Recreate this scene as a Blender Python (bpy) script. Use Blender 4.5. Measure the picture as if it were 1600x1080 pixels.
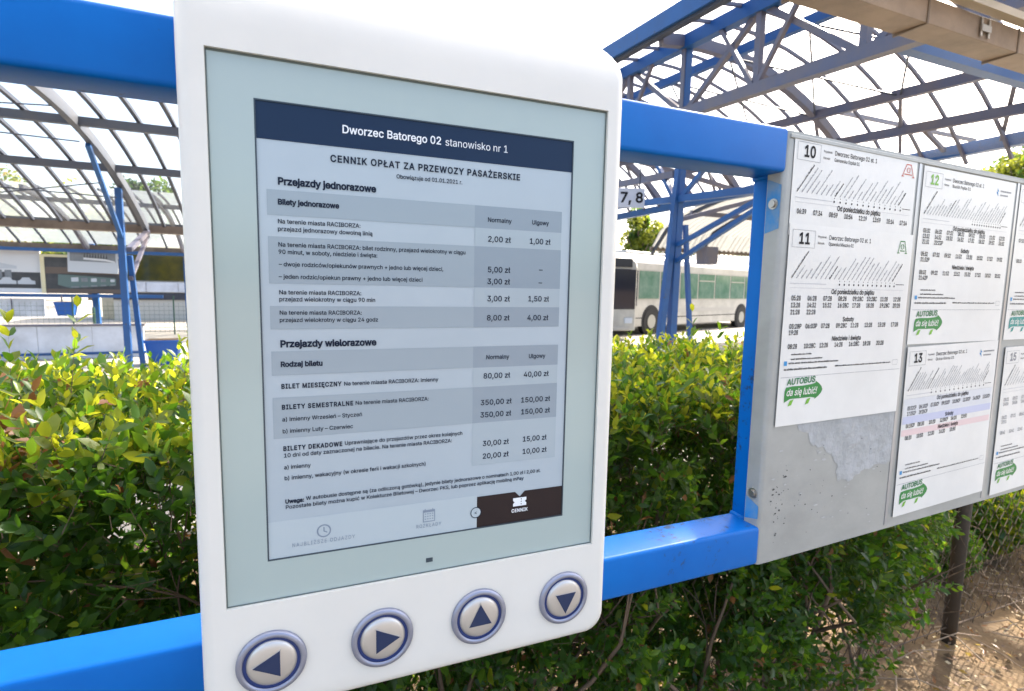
import bpy, bmesh, math, random
import numpy as np
from mathutils import Vector, Matrix, geometry, noise
random.seed(7); rng = np.random.default_rng(11)
for o in list(bpy.data.objects): bpy.data.objects.remove(o)
S = bpy.context.scene; COL = S.collection; R = math.radians; PI = math.pi
# ------------------------------------------------------------------ camera
EYE = Vector((-0.6321, -0.5543, 1.6)); BASE = 1.5666
cam = bpy.data.objects.new('camera', bpy.data.cameras.new('camera')); COL.objects.link(cam); S.camera = cam
yaw, pitch, roll = 0.399, -0.109, 0.020
fw = Vector((math.sin(yaw)*math.cos(pitch), math.cos(yaw)*math.cos(pitch), math.sin(pitch)))
rt = Vector((math.cos(yaw), -math.sin(yaw), 0)); up = rt.cross(fw)
r2 = rt*math.cos(roll)+up*math.sin(roll); u2 = -rt*math.sin(roll)+up*math.cos(roll)
cam.matrix_world = Matrix((( r2.x,u2.x,-fw.x,EYE.x),(r2.y,u2.y,-fw.y,EYE.y),(r2.z,u2.z,-fw.z,EYE.z),(0,0,0,1)))
cam.data.sensor_width = 36; cam.data.lens = 840.88/1600*36; cam.data.clip_start = .02; cam.data.clip_end = 900
cam.data.dof.use_dof = True; cam.data.dof.focus_distance = 0.62; cam.data.dof.aperture_fstop = 11
# ------------------------------------------------------------------ light
SUN_AZ, SUN_EL = R(66), R(40)      # azimuth clockwise from +Y
w = bpy.data.worlds.new('World'); S.world = w; w.use_nodes = True
nt = w.node_tree; bg = nt.nodes['Background']; sky = nt.nodes.new('ShaderNodeTexSky')
sky.sky_type = 'NISHITA'; sky.sun_disc = False; sky.sun_elevation = SUN_EL; sky.sun_rotation = SUN_AZ
sky.air_density = 1.0; sky.dust_density = 5.0; sky.ozone_density = 0.3; sky.altitude = 200
nt.links.new(sky.outputs[0], bg.inputs[0]); bg.inputs[1].default_value = 0.15
sun = bpy.data.objects.new('sun', bpy.data.lights.new('sun', 'SUN')); COL.objects.link(sun)
sun.data.energy = 4.4; sun.data.angle = R(.55); sun.data.color = (1, .93, .82)
sd = Vector((math.sin(SUN_AZ)*math.cos(SUN_EL), math.cos(SUN_AZ)*math.cos(SUN_EL), math.sin(SUN_EL)))
sun.rotation_euler = sd.to_track_quat('Z', 'Y').to_euler(); sun.location = (8, 6, 9)
S.view_settings.view_transform = 'Standard'; S.view_settings.look = 'None'
S.view_settings.exposure = 1.95; S.view_settings.gamma = 1
S.render.engine = 'CYCLES'; S.cycles.max_bounces = 10; S.cycles.transparent_max_bounces = 24
S.cycles.caustics_reflective = False; S.cycles.caustics_refractive = False
# ------------------------------------------------------------------ data
# glyph outlines used for the lettering: character, advance, loops
FONT = ''' 	94	
!	98	34,80 32,254 66,254 64,80|49,-2 40,-1 33,4 28,12 26,20 28,29 33,37 40,42 49,43 58,42 65,37 70,29 72,20 70,12 65,4 58,-1
(	137	45,103 46,132 50,162 57,192 66,221 76,247 88,270 118,270 95,214 81,157 77,129 76,103 77,80 86,33 105,-19 118,-48 88,-48 69,-11 56,27 47,66
)	137	19,-48 43,9 57,58 61,103 60,129 50,185 31,242 19,270 48,270 60,247 71,221 80,192 86,162 91,132 92,103 89,65 81,27 67,-11 48,-48
+	227	99,17 99,182 128,182 128,17|31,86 31,113 195,113 195,86
,	94	19,-60 34,36 68,36 42,-60
-	227	168,122 168,94 57,94 57,122
.	94	48,-2 39,-1 31,4 26,12 25,20 26,29 31,37 39,42 48,43 56,42 64,37 69,29 71,20 69,12 64,4 56,-1
/	125	117,266 36,-38 7,-38 89,266
0	227	113,-3 87,0 65,12 47,31 34,57 27,89 24,127 27,165 35,197 48,223 65,242 87,254 113,258 139,254 161,242 179,223 192,197 200,165 203,127 200,89 192,57 179,31 162,12 140,0|113,25 131,28 145,37 157,52 165,72 170,97 172,127 170,157 165,182 157,203 145,218 131,227 113,230 96,227 82,218 70,203 62,182 56,157 55,127 56,97 62,72 70,52 82,37 96,28
1	227	38,0 38,27 195,27 195,0|138,254 138,0 106,0 106,224 43,179 43,213 99,254
2	227	32,0 32,24 141,141 155,163 159,174 160,186 159,198 154,209 146,218 137,224 125,228 112,230 98,228 86,224 77,216 69,207 65,195 64,181 33,181 35,202 43,221 55,237 72,248 91,255 112,258 134,255 153,248 169,237 181,223 188,205 191,186 189,172 185,159 179,145 153,111 76,30 76,28 195,28 195,0
3	227	109,-3 87,-1 66,5 49,15 35,29 26,46 22,66 55,66 57,54 63,44 72,35 83,30 95,26 109,25 124,26 138,30 149,37 157,46 163,58 165,72 163,86 158,98 150,109 137,117 121,122 78,124 78,150 144,224 144,226 35,226 35,254 186,254 186,230 106,139 106,144 132,144 154,138 172,127 185,111 194,93 196,72 194,51 185,33 172,18 154,6 133,-1
4	227	20,53 20,79 123,254 155,254 54,81 207,81 207,53|141,0 141,159 171,159 171,0
5	227	111,-3 89,-1 70,6 54,16 41,30 33,47 30,65 61,65 64,54 69,44 77,36 87,30 98,26 111,25 125,27 138,32 149,41 157,52 162,66 164,81 162,97 157,111 148,122 137,131 124,137 109,138 84,134 73,129 64,123 34,126 48,254 183,254 183,226 75,226 67,151 89,162 101,166 115,167 131,165 147,160 161,153 172,143 182,130 189,116 194,99 195,82 193,58 184,38 171,21 154,8 134,-1
6	227	113,-3 91,-1 71,7 55,20 42,37 34,58 32,81 34,100 40,119 51,142 126,254 161,254 75,131 73,131 83,144 98,153 117,157 139,155 158,147 173,136 185,120 192,101 194,79 192,56 184,36 171,20 155,7 135,-1|113,24 127,26 139,31 149,40 157,51 162,64 164,79 162,94 157,107 149,118 139,126 127,131 113,133 99,131 87,126 77,118 69,107 64,94 62,79 64,64 69,51 77,40 87,31 99,26
7	227	48,0 162,226 31,226 31,254 195,254 195,224 82,0
8	227	113,-3 89,-1 68,6 50,17 37,31 29,48 26,68 28,83 33,98 40,110 51,121 63,128 76,132 59,141 46,154 38,171 35,190 38,209 45,225 57,239 73,249 92,256 113,258 134,256 153,249 169,239 181,225 188,209 191,190 188,171 180,154 167,141 150,132 164,128 176,121 186,110 194,98 199,83 200,68 198,48 189,31 176,17 158,6 137,-1|113,25 129,26 142,30 153,37 161,46 167,57 168,69 167,83 161,94 153,104 141,111 128,116 113,118 98,116 85,111 73,104 65,94 59,83 58,69 59,57 64,46 73,37 84,30 97,26|113,145 126,146 137,150 146,157 154,165 158,176 160,188 158,200 154,210 147,218 138,225 126,229 113,230 100,229 89,225 79,218 72,210 68,200 66,188 68,176 72,165 79,157 89,150 100,146
9	227	113,258 135,255 155,247 171,234 184,217 192,197 194,173 192,155 186,135 175,112 100,0 65,0 151,124 154,124 144,111 128,101 109,97 87,100 69,107 53,119 41,134 34,154 32,176 34,198 42,218 55,235 71,247 91,255|113,230 99,228 87,223 77,215 69,204 64,191 63,176 64,161 69,148 77,137 87,129 99,123 113,122 127,123 139,129 149,137 157,147 162,160 164,175 162,190 157,204 150,215 139,223 127,228
:	94	48,-2 39,-1 31,4 26,12 25,20 26,29 31,37 39,42 48,43 56,42 64,37 69,29 71,20 69,12 64,4 56,-1|48,135 39,137 31,142 26,149 25,158 26,167 31,174 39,179 48,181 56,179 64,174 69,167 71,158 69,149 64,142 56,137
;	94	19,-60 34,36 68,36 42,-60|52,135 43,137 36,142 31,149 29,158 31,167 36,174 43,179 52,181 61,179 68,174 73,167 75,158 73,149 68,142 61,137
<	227	33,89 33,110 194,192 194,158 71,100 72,102 72,97 71,99 194,40 194,8
A	240	8,0 101,254 138,254 231,0 198,0 125,210 116,239 123,239 95,151 43,0|55,71 55,99 185,99 185,71
B	228	30,0 30,254 121,254 145,252 164,245 180,235 190,221 197,205 199,187 198,172 193,160 187,150 178,143 157,133 157,131 170,129 182,123 192,114 201,102 207,86 209,68 207,50 200,33 189,20 172,9 151,2 123,0|62,29 122,29 148,31 165,40 175,53 178,68 176,81 171,92 163,102 153,109 140,114 124,115 62,115|62,143 132,144 144,148 154,155 162,163 166,174 168,186 165,202 156,214 141,223 120,226 62,226
C	255	134,-3 103,1 75,12 52,32 35,58 24,90 20,127 24,165 35,197 52,223 75,242 103,254 134,258 152,256 170,252 186,245 201,236 214,224 224,209 232,193 236,174 204,174 200,186 195,197 179,214 158,224 134,228 111,225 92,216 75,202 62,182 54,157 52,127 54,97 63,72 75,53 92,38 112,29 134,26 158,30 179,40 195,57 200,68 204,80 236,80 232,62 224,45 214,31 201,19 187,9 170,2 153,-2
D	251	109,0 48,0 48,29 107,29 136,31 159,40 177,55 189,75 197,99 200,128 197,156 190,180 177,200 160,214 138,223 110,226 47,226 47,254 113,254 147,251 176,239 200,221 217,196 227,164 231,128 227,91 217,59 199,34 175,15 145,4|62,254 62,0 30,0 30,254
E	209	30,0 30,254 186,254 186,226 62,226 62,143 178,143 178,114 62,114 62,29 188,29 188,0
F	205	30,0 30,254 185,254 185,226 62,226 62,139 173,139 173,111 62,111 62,0
G	260	134,-3 102,1 75,13 52,32 35,58 24,90 20,127 24,165 35,197 52,223 74,242 102,254 132,258 152,256 170,252 187,245 202,235 214,222 225,208 232,192 237,174 204,174 194,197 178,213 158,224 133,228 111,225 92,216 75,202 62,182 54,157 52,127 54,97 63,72 75,53 92,38 112,29 134,26 155,29 172,36 187,47 198,62 205,80 207,101 217,100 141,100 141,128 239,128 239,100 236,71 225,45 209,25 188,9 163,0
H	258	30,0 30,254 62,254 62,144 196,144 196,254 228,254 228,0 196,0 196,116 62,116 62,0
I	150	16,0 16,29 59,29 59,226 16,226 16,254 135,254 135,226 91,226 91,29 135,29 135,0
J	198	93,-3 62,2 38,16 22,40 17,73 17,86 49,86 49,73 52,52 61,37 75,28 93,25 110,28 124,37 133,52 136,73 136,254 168,254 168,73 163,40 147,16 123,2
K	233	52,73 52,108 106,172 182,254 224,254 116,138 114,138|30,0 30,254 62,254 62,0|186,0 94,130 114,155 224,0
L	196	30,0 30,254 62,254 62,29 181,29 181,0
M	314	30,0 30,254 76,254 161,24 154,24 176,94 238,254 284,254 284,0 252,0 253,229 256,229 228,145 171,0 143,0 56,229 59,229 61,0
N	262	30,0 30,254 68,254 200,41 207,27 202,27 199,97 199,254 232,254 232,0 193,0 54,226 60,227 62,145 62,0
O	267	133,-3 103,1 75,12 52,32 35,58 24,90 20,127 24,165 35,197 52,223 75,242 103,254 133,258 164,254 192,242 215,223 232,197 243,165 247,127 243,90 232,58 215,32 192,12 164,1|133,26 155,29 175,38 191,52 204,72 212,97 215,127 212,157 204,182 191,202 175,216 155,225 133,228 112,225 92,216 75,202 63,182 54,157 52,127 54,97 63,72 75,52 92,38 112,29
P	222	30,0 30,254 118,254 144,252 166,244 183,231 195,215 202,195 204,174 202,152 195,133 183,116 166,104 144,96 118,93 55,93 55,121 116,121 134,123 149,128 159,136 167,147 171,160 172,174 171,188 167,201 159,211 148,219 134,224 116,226 62,226 62,0
Q	267	123,80 156,80 234,-24 200,-24|133,-3 103,1 75,12 52,32 35,58 24,90 20,127 24,165 35,197 52,223 75,242 103,254 133,258 164,254 192,242 215,223 232,197 243,165 247,127 243,90 232,58 215,32 192,12 164,1|133,26 155,29 175,38 191,52 204,72 212,97 215,127 212,157 204,182 191,202 175,216 155,225 133,228 112,225 92,216 75,202 63,182 54,157 52,127 54,97 63,72 75,52 92,38 112,29
R	224	30,0 30,254 118,254 145,252 167,244 183,232 195,217 202,198 205,176 202,154 195,136 183,120 166,109 145,101 118,99 48,99 48,128 117,128 135,129 149,133 160,141 167,150 171,162 173,176 171,190 167,202 159,212 149,220 134,224 116,226 62,226 62,0|177,0 115,115 151,115 214,0
S	223	112,-4 86,-2 64,5 46,15 32,30 23,48 19,68 52,68 55,55 62,44 71,35 83,29 97,26 112,25 128,26 143,30 155,37 165,46 171,57 173,70 171,81 166,89 158,96 136,107 92,120 64,130 43,145 30,163 26,186 29,206 37,224 51,238 69,249 90,256 114,258 137,256 158,249 175,238 189,224 197,208 200,189 169,189 163,206 151,219 134,227 112,229 97,228 84,224 73,218 64,209 59,199 58,188 60,176 65,167 74,160 106,147 156,132 179,119 189,110 197,99 202,85 204,69 201,50 193,32 180,17 162,5 139,-2
T	224	16,226 16,254 208,254 208,226 128,226 128,0 96,0 96,226
U	259	129,-4 101,-1 77,8 57,22 42,40 33,62 30,87 30,254 62,254 62,89 64,72 70,57 80,44 94,34 110,28 129,26 149,28 165,34 179,44 188,57 194,72 196,89 196,254 229,254 229,87 226,62 216,40 201,22 182,8 157,-1
V	240	102,0 8,254 42,254 115,45 124,15 117,15 145,103 197,254 231,254 139,0
W	343	78,0 8,254 41,254 98,20 95,20 112,98 153,254 190,254 249,20 244,20 261,98 302,254 335,254 265,0 228,0 176,196 168,237 175,237 159,161 115,0
X	237	9,0 109,142 109,118 15,254 52,254 122,146 116,146 149,200 187,254 223,254 129,119 129,143 228,0 191,0 115,116 122,116 91,65 46,0
Y	236	102,0 102,104 8,254 46,254 111,146 125,115 112,115 140,172 191,254 228,254 134,104 134,0
Z	219	21,0 21,23 170,238 174,227 20,226 20,254 198,254 198,231 49,17 45,27 200,29 200,0
a	195	80,-4 63,-3 47,2 34,11 24,22 17,37 15,54 17,69 22,80 29,90 39,97 63,105 126,115 133,117 136,121 138,128 137,139 133,148 128,156 120,161 110,164 85,164 75,161 59,150 50,137 20,146 29,161 39,173 52,182 66,188 82,191 108,192 131,186 143,180 153,172 161,160 167,145 168,126 168,0 138,0 138,26 136,26 126,12 108,1 95,-3|85,23 101,24 114,29 124,37 132,47 136,57 138,95 67,79 58,75 52,70 47,62 46,52 47,43 51,36 57,30 74,24
b	212	115,-4 99,-3 86,2 76,8 59,29 56,29 56,0 26,0 26,254 57,254 57,160 59,160 76,180 86,186 98,191 115,192 137,189 156,180 173,166 185,146 193,122 195,94 193,66 185,42 173,23 157,8 137,-1|110,23 126,26 140,33 150,44 158,58 163,75 164,95 163,114 158,131 150,145 140,156 126,163 110,165 94,163 81,156 70,145 62,131 58,114 56,95 58,75 63,58 70,43 81,32 94,26
c	198	104,-4 79,-1 58,8 41,23 28,43 20,66 17,94 20,122 28,146 41,165 58,180 79,189 104,192 130,189 153,178 170,161 181,138 151,131 145,145 135,155 121,162 104,165 86,162 73,155 62,144 54,129 50,112 48,94 50,75 54,59 62,44 73,33 86,26 104,23 121,26 135,33 146,44 152,59 181,51 177,39 163,19 142,4 117,-3
d	212	98,-4 75,-1 56,8 40,23 27,42 20,66 17,94 20,122 27,146 40,166 56,180 75,189 98,192 114,191 126,186 144,173 153,160 155,160 155,254 186,254 186,0 156,0 156,29 153,29 143,16 126,2 114,-3|102,23 118,26 132,32 142,43 150,58 154,75 156,95 154,114 150,131 142,145 132,156 118,163 102,165 86,163 72,156 62,145 54,131 50,114 48,95 50,75 54,58 62,44 73,33 86,26
e	202	106,-4 80,-1 58,8 41,23 28,42 20,66 17,93 20,121 28,145 40,165 58,180 78,189 103,192 118,191 133,187 147,180 160,170 170,157 179,141 184,121 186,85 37,85 37,110 169,110 155,101 153,119 149,134 141,147 131,157 118,163 103,165 87,163 73,157 62,147 54,135 50,121 48,89 50,69 55,53 64,40 76,31 90,25 106,23 127,26 143,36 153,53 182,45 177,32 168,20 156,10 141,2 125,-3
f	127	114,190 114,164 3,164 3,190|40,0 40,216 42,231 48,243 57,252 68,259 80,264 103,265 121,260 114,234 97,237 85,235 77,230 72,221 71,209 71,0
g	213	103,-75 84,-74 67,-70 53,-63 41,-55 32,-45 25,-35 51,-20 61,-33 77,-44 89,-48 103,-49 124,-46 141,-38 152,-23 156,-3 156,34 153,34 143,21 126,8 114,4 97,2 76,5 56,13 40,27 28,45 20,68 17,96 20,123 27,147 40,166 56,180 76,189 98,192 114,191 127,186 144,173 154,159 157,159 157,190 186,190 186,-4 183,-27 175,-45 162,-59 145,-68 125,-73|102,30 118,32 132,38 142,47 150,61 155,77 156,96 155,115 150,132 142,146 132,156 119,163 102,165 86,163 73,156 62,145 54,131 50,115 48,96 50,78 54,61 62,48 73,38 86,32
h	205	57,113 57,0 26,0 26,254 57,254 57,144 51,144 62,166 76,181 94,189 114,192 132,190 148,184 161,174 170,160 177,142 179,120 179,0 148,0 148,118 145,137 136,152 123,161 105,165 92,163 80,159 71,151 63,141 58,129
i	83	26,0 26,190 57,190 57,0|42,221 34,223 27,227 22,234 21,242 22,249 27,256 34,260 42,262 50,260 57,256 62,249 63,242 62,234 57,227 50,223
j	83	26,190 57,190 57,-15 55,-31 51,-45 43,-56 32,-65 19,-70 -5,-71 -5,-43 12,-42 20,-36 25,-27 26,-15|42,221 34,223 27,227 22,234 20,242 22,249 27,256 34,260 42,262 50,260 57,256 61,249 63,242 61,234 57,227 50,223
k	190	55,68 55,106 60,106 142,190 180,190 92,100 89,100|26,0 26,254 57,254 57,0|147,0 74,93 96,114 186,0
l	95	50,2 37,10 29,24 26,42 26,254 57,254 58,38 60,31 65,27 85,27 90,1 75,-1
m	305	26,0 26,190 56,190 56,148 54,148 59,162 66,173 75,182 86,188 98,192 110,193 129,190 144,180 154,166 160,147 156,147 161,160 169,172 178,181 190,187 204,192 218,193 234,191 249,186 261,177 270,164 276,148 278,128 278,0 248,0 248,127 245,145 236,156 224,163 209,165 197,164 187,160 179,153 173,145 169,135 168,124 168,0 137,0 137,130 134,144 126,156 115,163 100,165 89,164 79,160 70,154 63,145 58,133 57,119 57,0
n	205	57,113 57,0 26,0 26,190 56,190 56,144 51,144 62,166 76,181 94,189 114,192 132,190 147,184 160,174 170,160 176,142 179,120 179,0 148,0 148,118 145,137 136,152 123,161 105,165 92,163 80,159 71,151 63,141 58,129
o	208	104,-4 79,-1 58,8 41,23 28,43 20,66 17,94 20,122 28,146 41,165 58,180 79,189 104,192 128,189 149,180 167,165 180,146 188,122 191,94 188,66 180,43 167,23 149,8 128,-1|104,23 121,26 135,33 146,44 154,59 158,75 160,94 158,112 154,129 146,144 135,155 121,162 104,165 86,162 73,155 62,144 54,129 50,112 48,94 50,75 54,59 62,44 73,33 86,26
p	212	26,-71 26,190 56,190 56,160 59,160 76,180 86,186 98,191 115,192 137,189 156,180 173,166 185,146 193,122 195,94 193,66 185,42 173,23 157,8 137,-1 115,-4 99,-3 86,2 69,16 59,29 57,29 57,-71|110,23 126,26 140,33 150,44 158,58 163,75 164,95 163,114 158,131 150,145 140,156 126,163 110,165 94,163 81,156 70,145 62,131 58,114 56,95 58,75 63,58 70,43 81,32 94,26
q	212	186,-71 155,-71 155,29 153,29 143,16 126,2 114,-3 98,-4 75,-1 56,8 40,23 27,42 20,66 17,94 20,122 27,146 40,166 56,180 75,189 98,192 114,191 126,186 144,173 153,160 156,160 156,190 186,190|102,23 118,26 132,32 142,43 150,58 154,75 156,95 154,114 150,131 142,145 132,156 118,163 102,165 86,163 72,156 62,145 54,131 50,114 48,95 50,75 54,58 62,44 73,33 86,26
r	130	26,0 26,190 56,190 56,160 58,160 65,173 76,184 90,190 122,192 122,161 103,163 91,161 80,157 70,151 63,142 58,131 57,118 57,0
s	182	91,-4 72,-3 56,2 42,9 31,19 23,32 18,47 47,53 53,40 62,30 75,25 91,23 108,25 122,31 131,40 134,51 132,60 127,68 118,74 75,85 52,93 36,104 27,119 23,137 26,152 33,166 43,177 58,185 74,190 94,192 112,191 127,186 140,179 149,170 157,158 162,145 134,139 129,149 121,158 110,164 94,166 78,164 65,158 57,150 54,139 56,129 62,122 72,116 115,105 137,97 153,86 162,71 166,53 163,37 156,24 145,12 130,3 112,-2
t	114	102,190 102,164 3,164 3,190|32,236 63,236 63,49 64,38 68,31 75,26 101,27 107,1 84,-2 62,1 46,11 36,26 32,46
u	205	91,-3 73,-1 57,5 44,15 35,29 28,47 26,69 26,190 57,190 57,72 60,52 68,37 82,28 100,25 113,27 125,31 134,38 142,48 146,61 148,76 148,190 179,190 179,0 149,0 149,46 154,46 143,23 129,8 111,0
v	195	81,0 9,190 42,190 103,10 92,10 112,78 152,190 186,190 113,0
w	284	69,0 11,190 44,190 82,46 88,21 82,21 103,107 126,190 158,190 196,45 201,21 196,21 217,107 240,190 272,190 215,0 184,0 138,169 145,169 124,86 99,0
x	189	10,0 86,109 86,86 14,190 50,190 104,103 88,103 117,153 141,190 176,190 104,84 104,107 179,0 143,0 86,91 102,91 74,43 46,0
y	195	24,-69 31,-43 52,-44 59,-42 65,-37 71,-29 81,-1 9,190 42,190 103,10 92,10 112,78 153,190 186,190 96,-43 88,-54 80,-62 70,-68 58,-71
z	190	21,0 21,23 127,161 24,161 24,190 166,190 166,165 63,30 63,28 169,28 169,0
|	115	71,336 71,-82 44,-82 44,336
Ó	267	133,-3 103,1 75,12 52,32 35,58 24,90 20,127 24,165 35,197 52,223 75,242 103,254 133,258 164,254 192,242 215,223 232,197 243,165 247,127 243,90 232,58 215,32 192,12 164,1|133,26 155,29 175,38 191,52 204,72 212,97 215,127 212,157 204,182 191,202 175,216 155,225 133,228 112,225 92,216 75,202 63,182 54,157 52,127 54,97 63,72 75,52 92,38 112,29|120,279 144,329 178,329 145,279
ó	208	104,-4 79,-1 58,8 41,23 28,43 20,66 17,94 20,122 28,146 41,165 58,180 79,189 104,192 128,189 149,180 167,165 180,146 188,122 191,94 188,66 180,43 167,23 149,8 128,-1|104,23 121,26 135,33 146,44 154,59 158,75 160,94 158,112 154,129 146,144 135,155 121,162 104,165 86,162 73,155 62,144 54,129 50,112 48,94 50,75 54,59 62,44 73,33 86,26|90,214 114,265 148,265 115,214
Ą	240	8,0 101,254 138,254 231,0 198,0 125,210 116,239 123,239 95,151 43,0|55,71 55,99 185,99 185,71|212,-74 197,-72 184,-66 175,-55 172,-41 174,-29 180,-17 189,-7 201,3 232,0 212,-17 206,-25 203,-35 207,-45 211,-48 233,-44 242,-67 221,-73
ą	195	80,-4 63,-3 47,2 34,11 24,22 17,37 15,54 17,69 22,80 29,90 39,97 63,105 126,115 133,117 136,121 138,128 137,139 133,148 128,156 120,161 110,164 85,164 75,161 59,150 50,137 20,146 29,161 39,173 52,182 66,188 82,191 108,192 131,186 143,180 153,172 161,160 167,145 168,126 168,0 138,0 138,26 136,26 126,12 108,1 95,-3|85,23 101,24 114,29 124,37 132,47 136,57 138,95 67,79 58,75 52,70 47,62 46,52 47,43 51,36 57,30 74,24|149,-73 134,-70 121,-64 112,-54 109,-40 111,-28 117,-17 126,-7 138,3 168,0 148,-16 142,-24 140,-34 143,-43 148,-46 170,-43 178,-65 158,-72
Ć	255	134,-3 103,1 75,12 52,32 35,58 24,90 20,127 24,165 35,197 52,223 75,242 103,254 134,258 152,256 170,252 186,245 201,236 214,224 224,209 232,193 236,174 204,174 200,186 195,197 179,214 158,224 134,228 111,225 92,216 75,202 62,182 54,157 52,127 54,97 63,72 75,53 92,38 112,29 134,26 158,30 179,40 195,57 200,68 204,80 236,80 232,62 224,45 214,31 201,19 187,9 170,2 153,-2|120,279 144,329 178,329 145,279
ć	198	104,-4 79,-1 58,8 41,23 28,43 20,66 17,94 20,122 28,146 41,165 58,180 79,189 104,192 130,189 153,178 170,161 181,138 151,131 145,145 135,155 121,162 104,165 86,162 73,155 62,144 54,129 50,112 48,94 50,75 54,59 62,44 73,33 86,26 104,23 121,26 135,33 146,44 152,59 181,51 177,39 163,19 142,4 117,-3|90,214 114,265 148,265 115,214
Ę	209	30,0 30,254 186,254 186,226 62,226 62,143 178,143 178,114 62,114 62,29 188,29 188,0|168,-74 153,-72 140,-66 132,-55 129,-41 131,-29 136,-17 146,-7 159,4 188,0 168,-17 162,-25 159,-35 163,-45 167,-48 189,-44 198,-67 178,-73
ę	202	106,-4 80,-1 58,8 41,23 28,42 20,66 17,93 20,121 28,145 40,165 58,180 78,189 103,192 118,191 133,187 147,180 160,170 170,157 179,141 184,121 186,85 37,85 37,110 169,110 155,101 153,119 149,134 141,147 131,157 118,163 103,165 87,163 73,157 62,147 54,135 50,121 48,89 50,69 55,53 64,40 76,31 90,25 106,23 127,26 143,36 153,53 182,45 177,32 168,20 156,10 141,2 125,-3|150,-74 134,-72 121,-66 113,-55 110,-41 114,-23 134,9 182,45 171,19 145,-20 140,-35 144,-45 148,-48 170,-44 179,-67 159,-73
Ł	207	40,0 40,254 73,254 73,29 191,29 191,0|8,86 8,118 135,192 135,160
ł	103	56,2 43,10 35,24 32,42 32,254 62,254 63,38 66,31 71,27 90,27 96,1 81,-1|3,113 3,140 91,191 91,164
ń	205	57,113 57,0 26,0 26,190 56,190 56,144 51,144 62,166 76,181 94,189 114,192 132,190 147,184 160,174 170,160 176,142 179,120 179,0 148,0 148,118 145,137 136,152 123,161 105,165 92,163 80,159 71,151 63,141 58,129|89,214 113,265 147,265 114,214
Ś	223	112,-4 86,-2 64,5 46,15 32,30 23,48 19,68 52,68 55,55 62,44 71,35 83,29 97,26 112,25 128,26 143,30 155,37 165,46 171,57 173,70 171,81 166,89 158,96 136,107 92,120 64,130 43,145 30,163 26,186 29,206 37,224 51,238 69,249 90,256 114,258 137,256 158,249 175,238 189,224 197,208 200,189 169,189 163,206 151,219 134,227 112,229 97,228 84,224 73,218 64,209 59,199 58,188 60,176 65,167 74,160 106,147 156,132 179,119 189,110 197,99 202,85 204,69 201,50 193,32 180,17 162,5 139,-2|98,279 122,329 156,329 123,279
ś	182	91,-4 72,-3 56,2 42,9 31,19 23,32 18,47 47,53 53,40 62,30 75,25 91,23 108,25 122,31 131,40 134,51 132,60 127,68 118,74 75,85 52,93 36,104 27,119 23,137 26,152 33,166 43,177 58,185 74,190 94,192 112,191 127,186 140,179 149,170 157,158 162,145 134,139 129,149 121,158 110,164 94,166 78,164 65,158 57,150 54,139 56,129 62,122 72,116 115,105 137,97 153,86 162,71 166,53 163,37 156,24 145,12 130,3 112,-2|80,214 104,265 138,265 105,214
Ź	219	21,0 21,23 170,238 174,227 20,226 20,254 198,254 198,231 49,17 45,27 200,29 200,0|96,279 120,329 154,329 121,279
ź	190	21,0 21,23 127,161 24,161 24,190 166,190 166,165 63,30 63,28 169,28 169,0|80,214 104,265 138,265 105,214
Ż	219	21,0 21,23 170,238 174,227 20,226 20,254 198,254 198,231 49,17 45,27 200,29 200,0|110,286 102,288 95,292 90,299 88,306 90,314 95,321 102,325 110,327 118,325 125,321 129,314 131,306 129,299 125,292 118,288
ż	190	21,0 21,23 127,161 24,161 24,190 166,190 166,165 63,30 63,28 169,28 169,0|93,221 85,223 78,227 74,234 72,242 74,249 78,256 85,260 93,262 102,260 108,256 113,249 115,242 113,234 108,227 102,223
–	175	175,122 175,94 0,94 0,122'''
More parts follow.
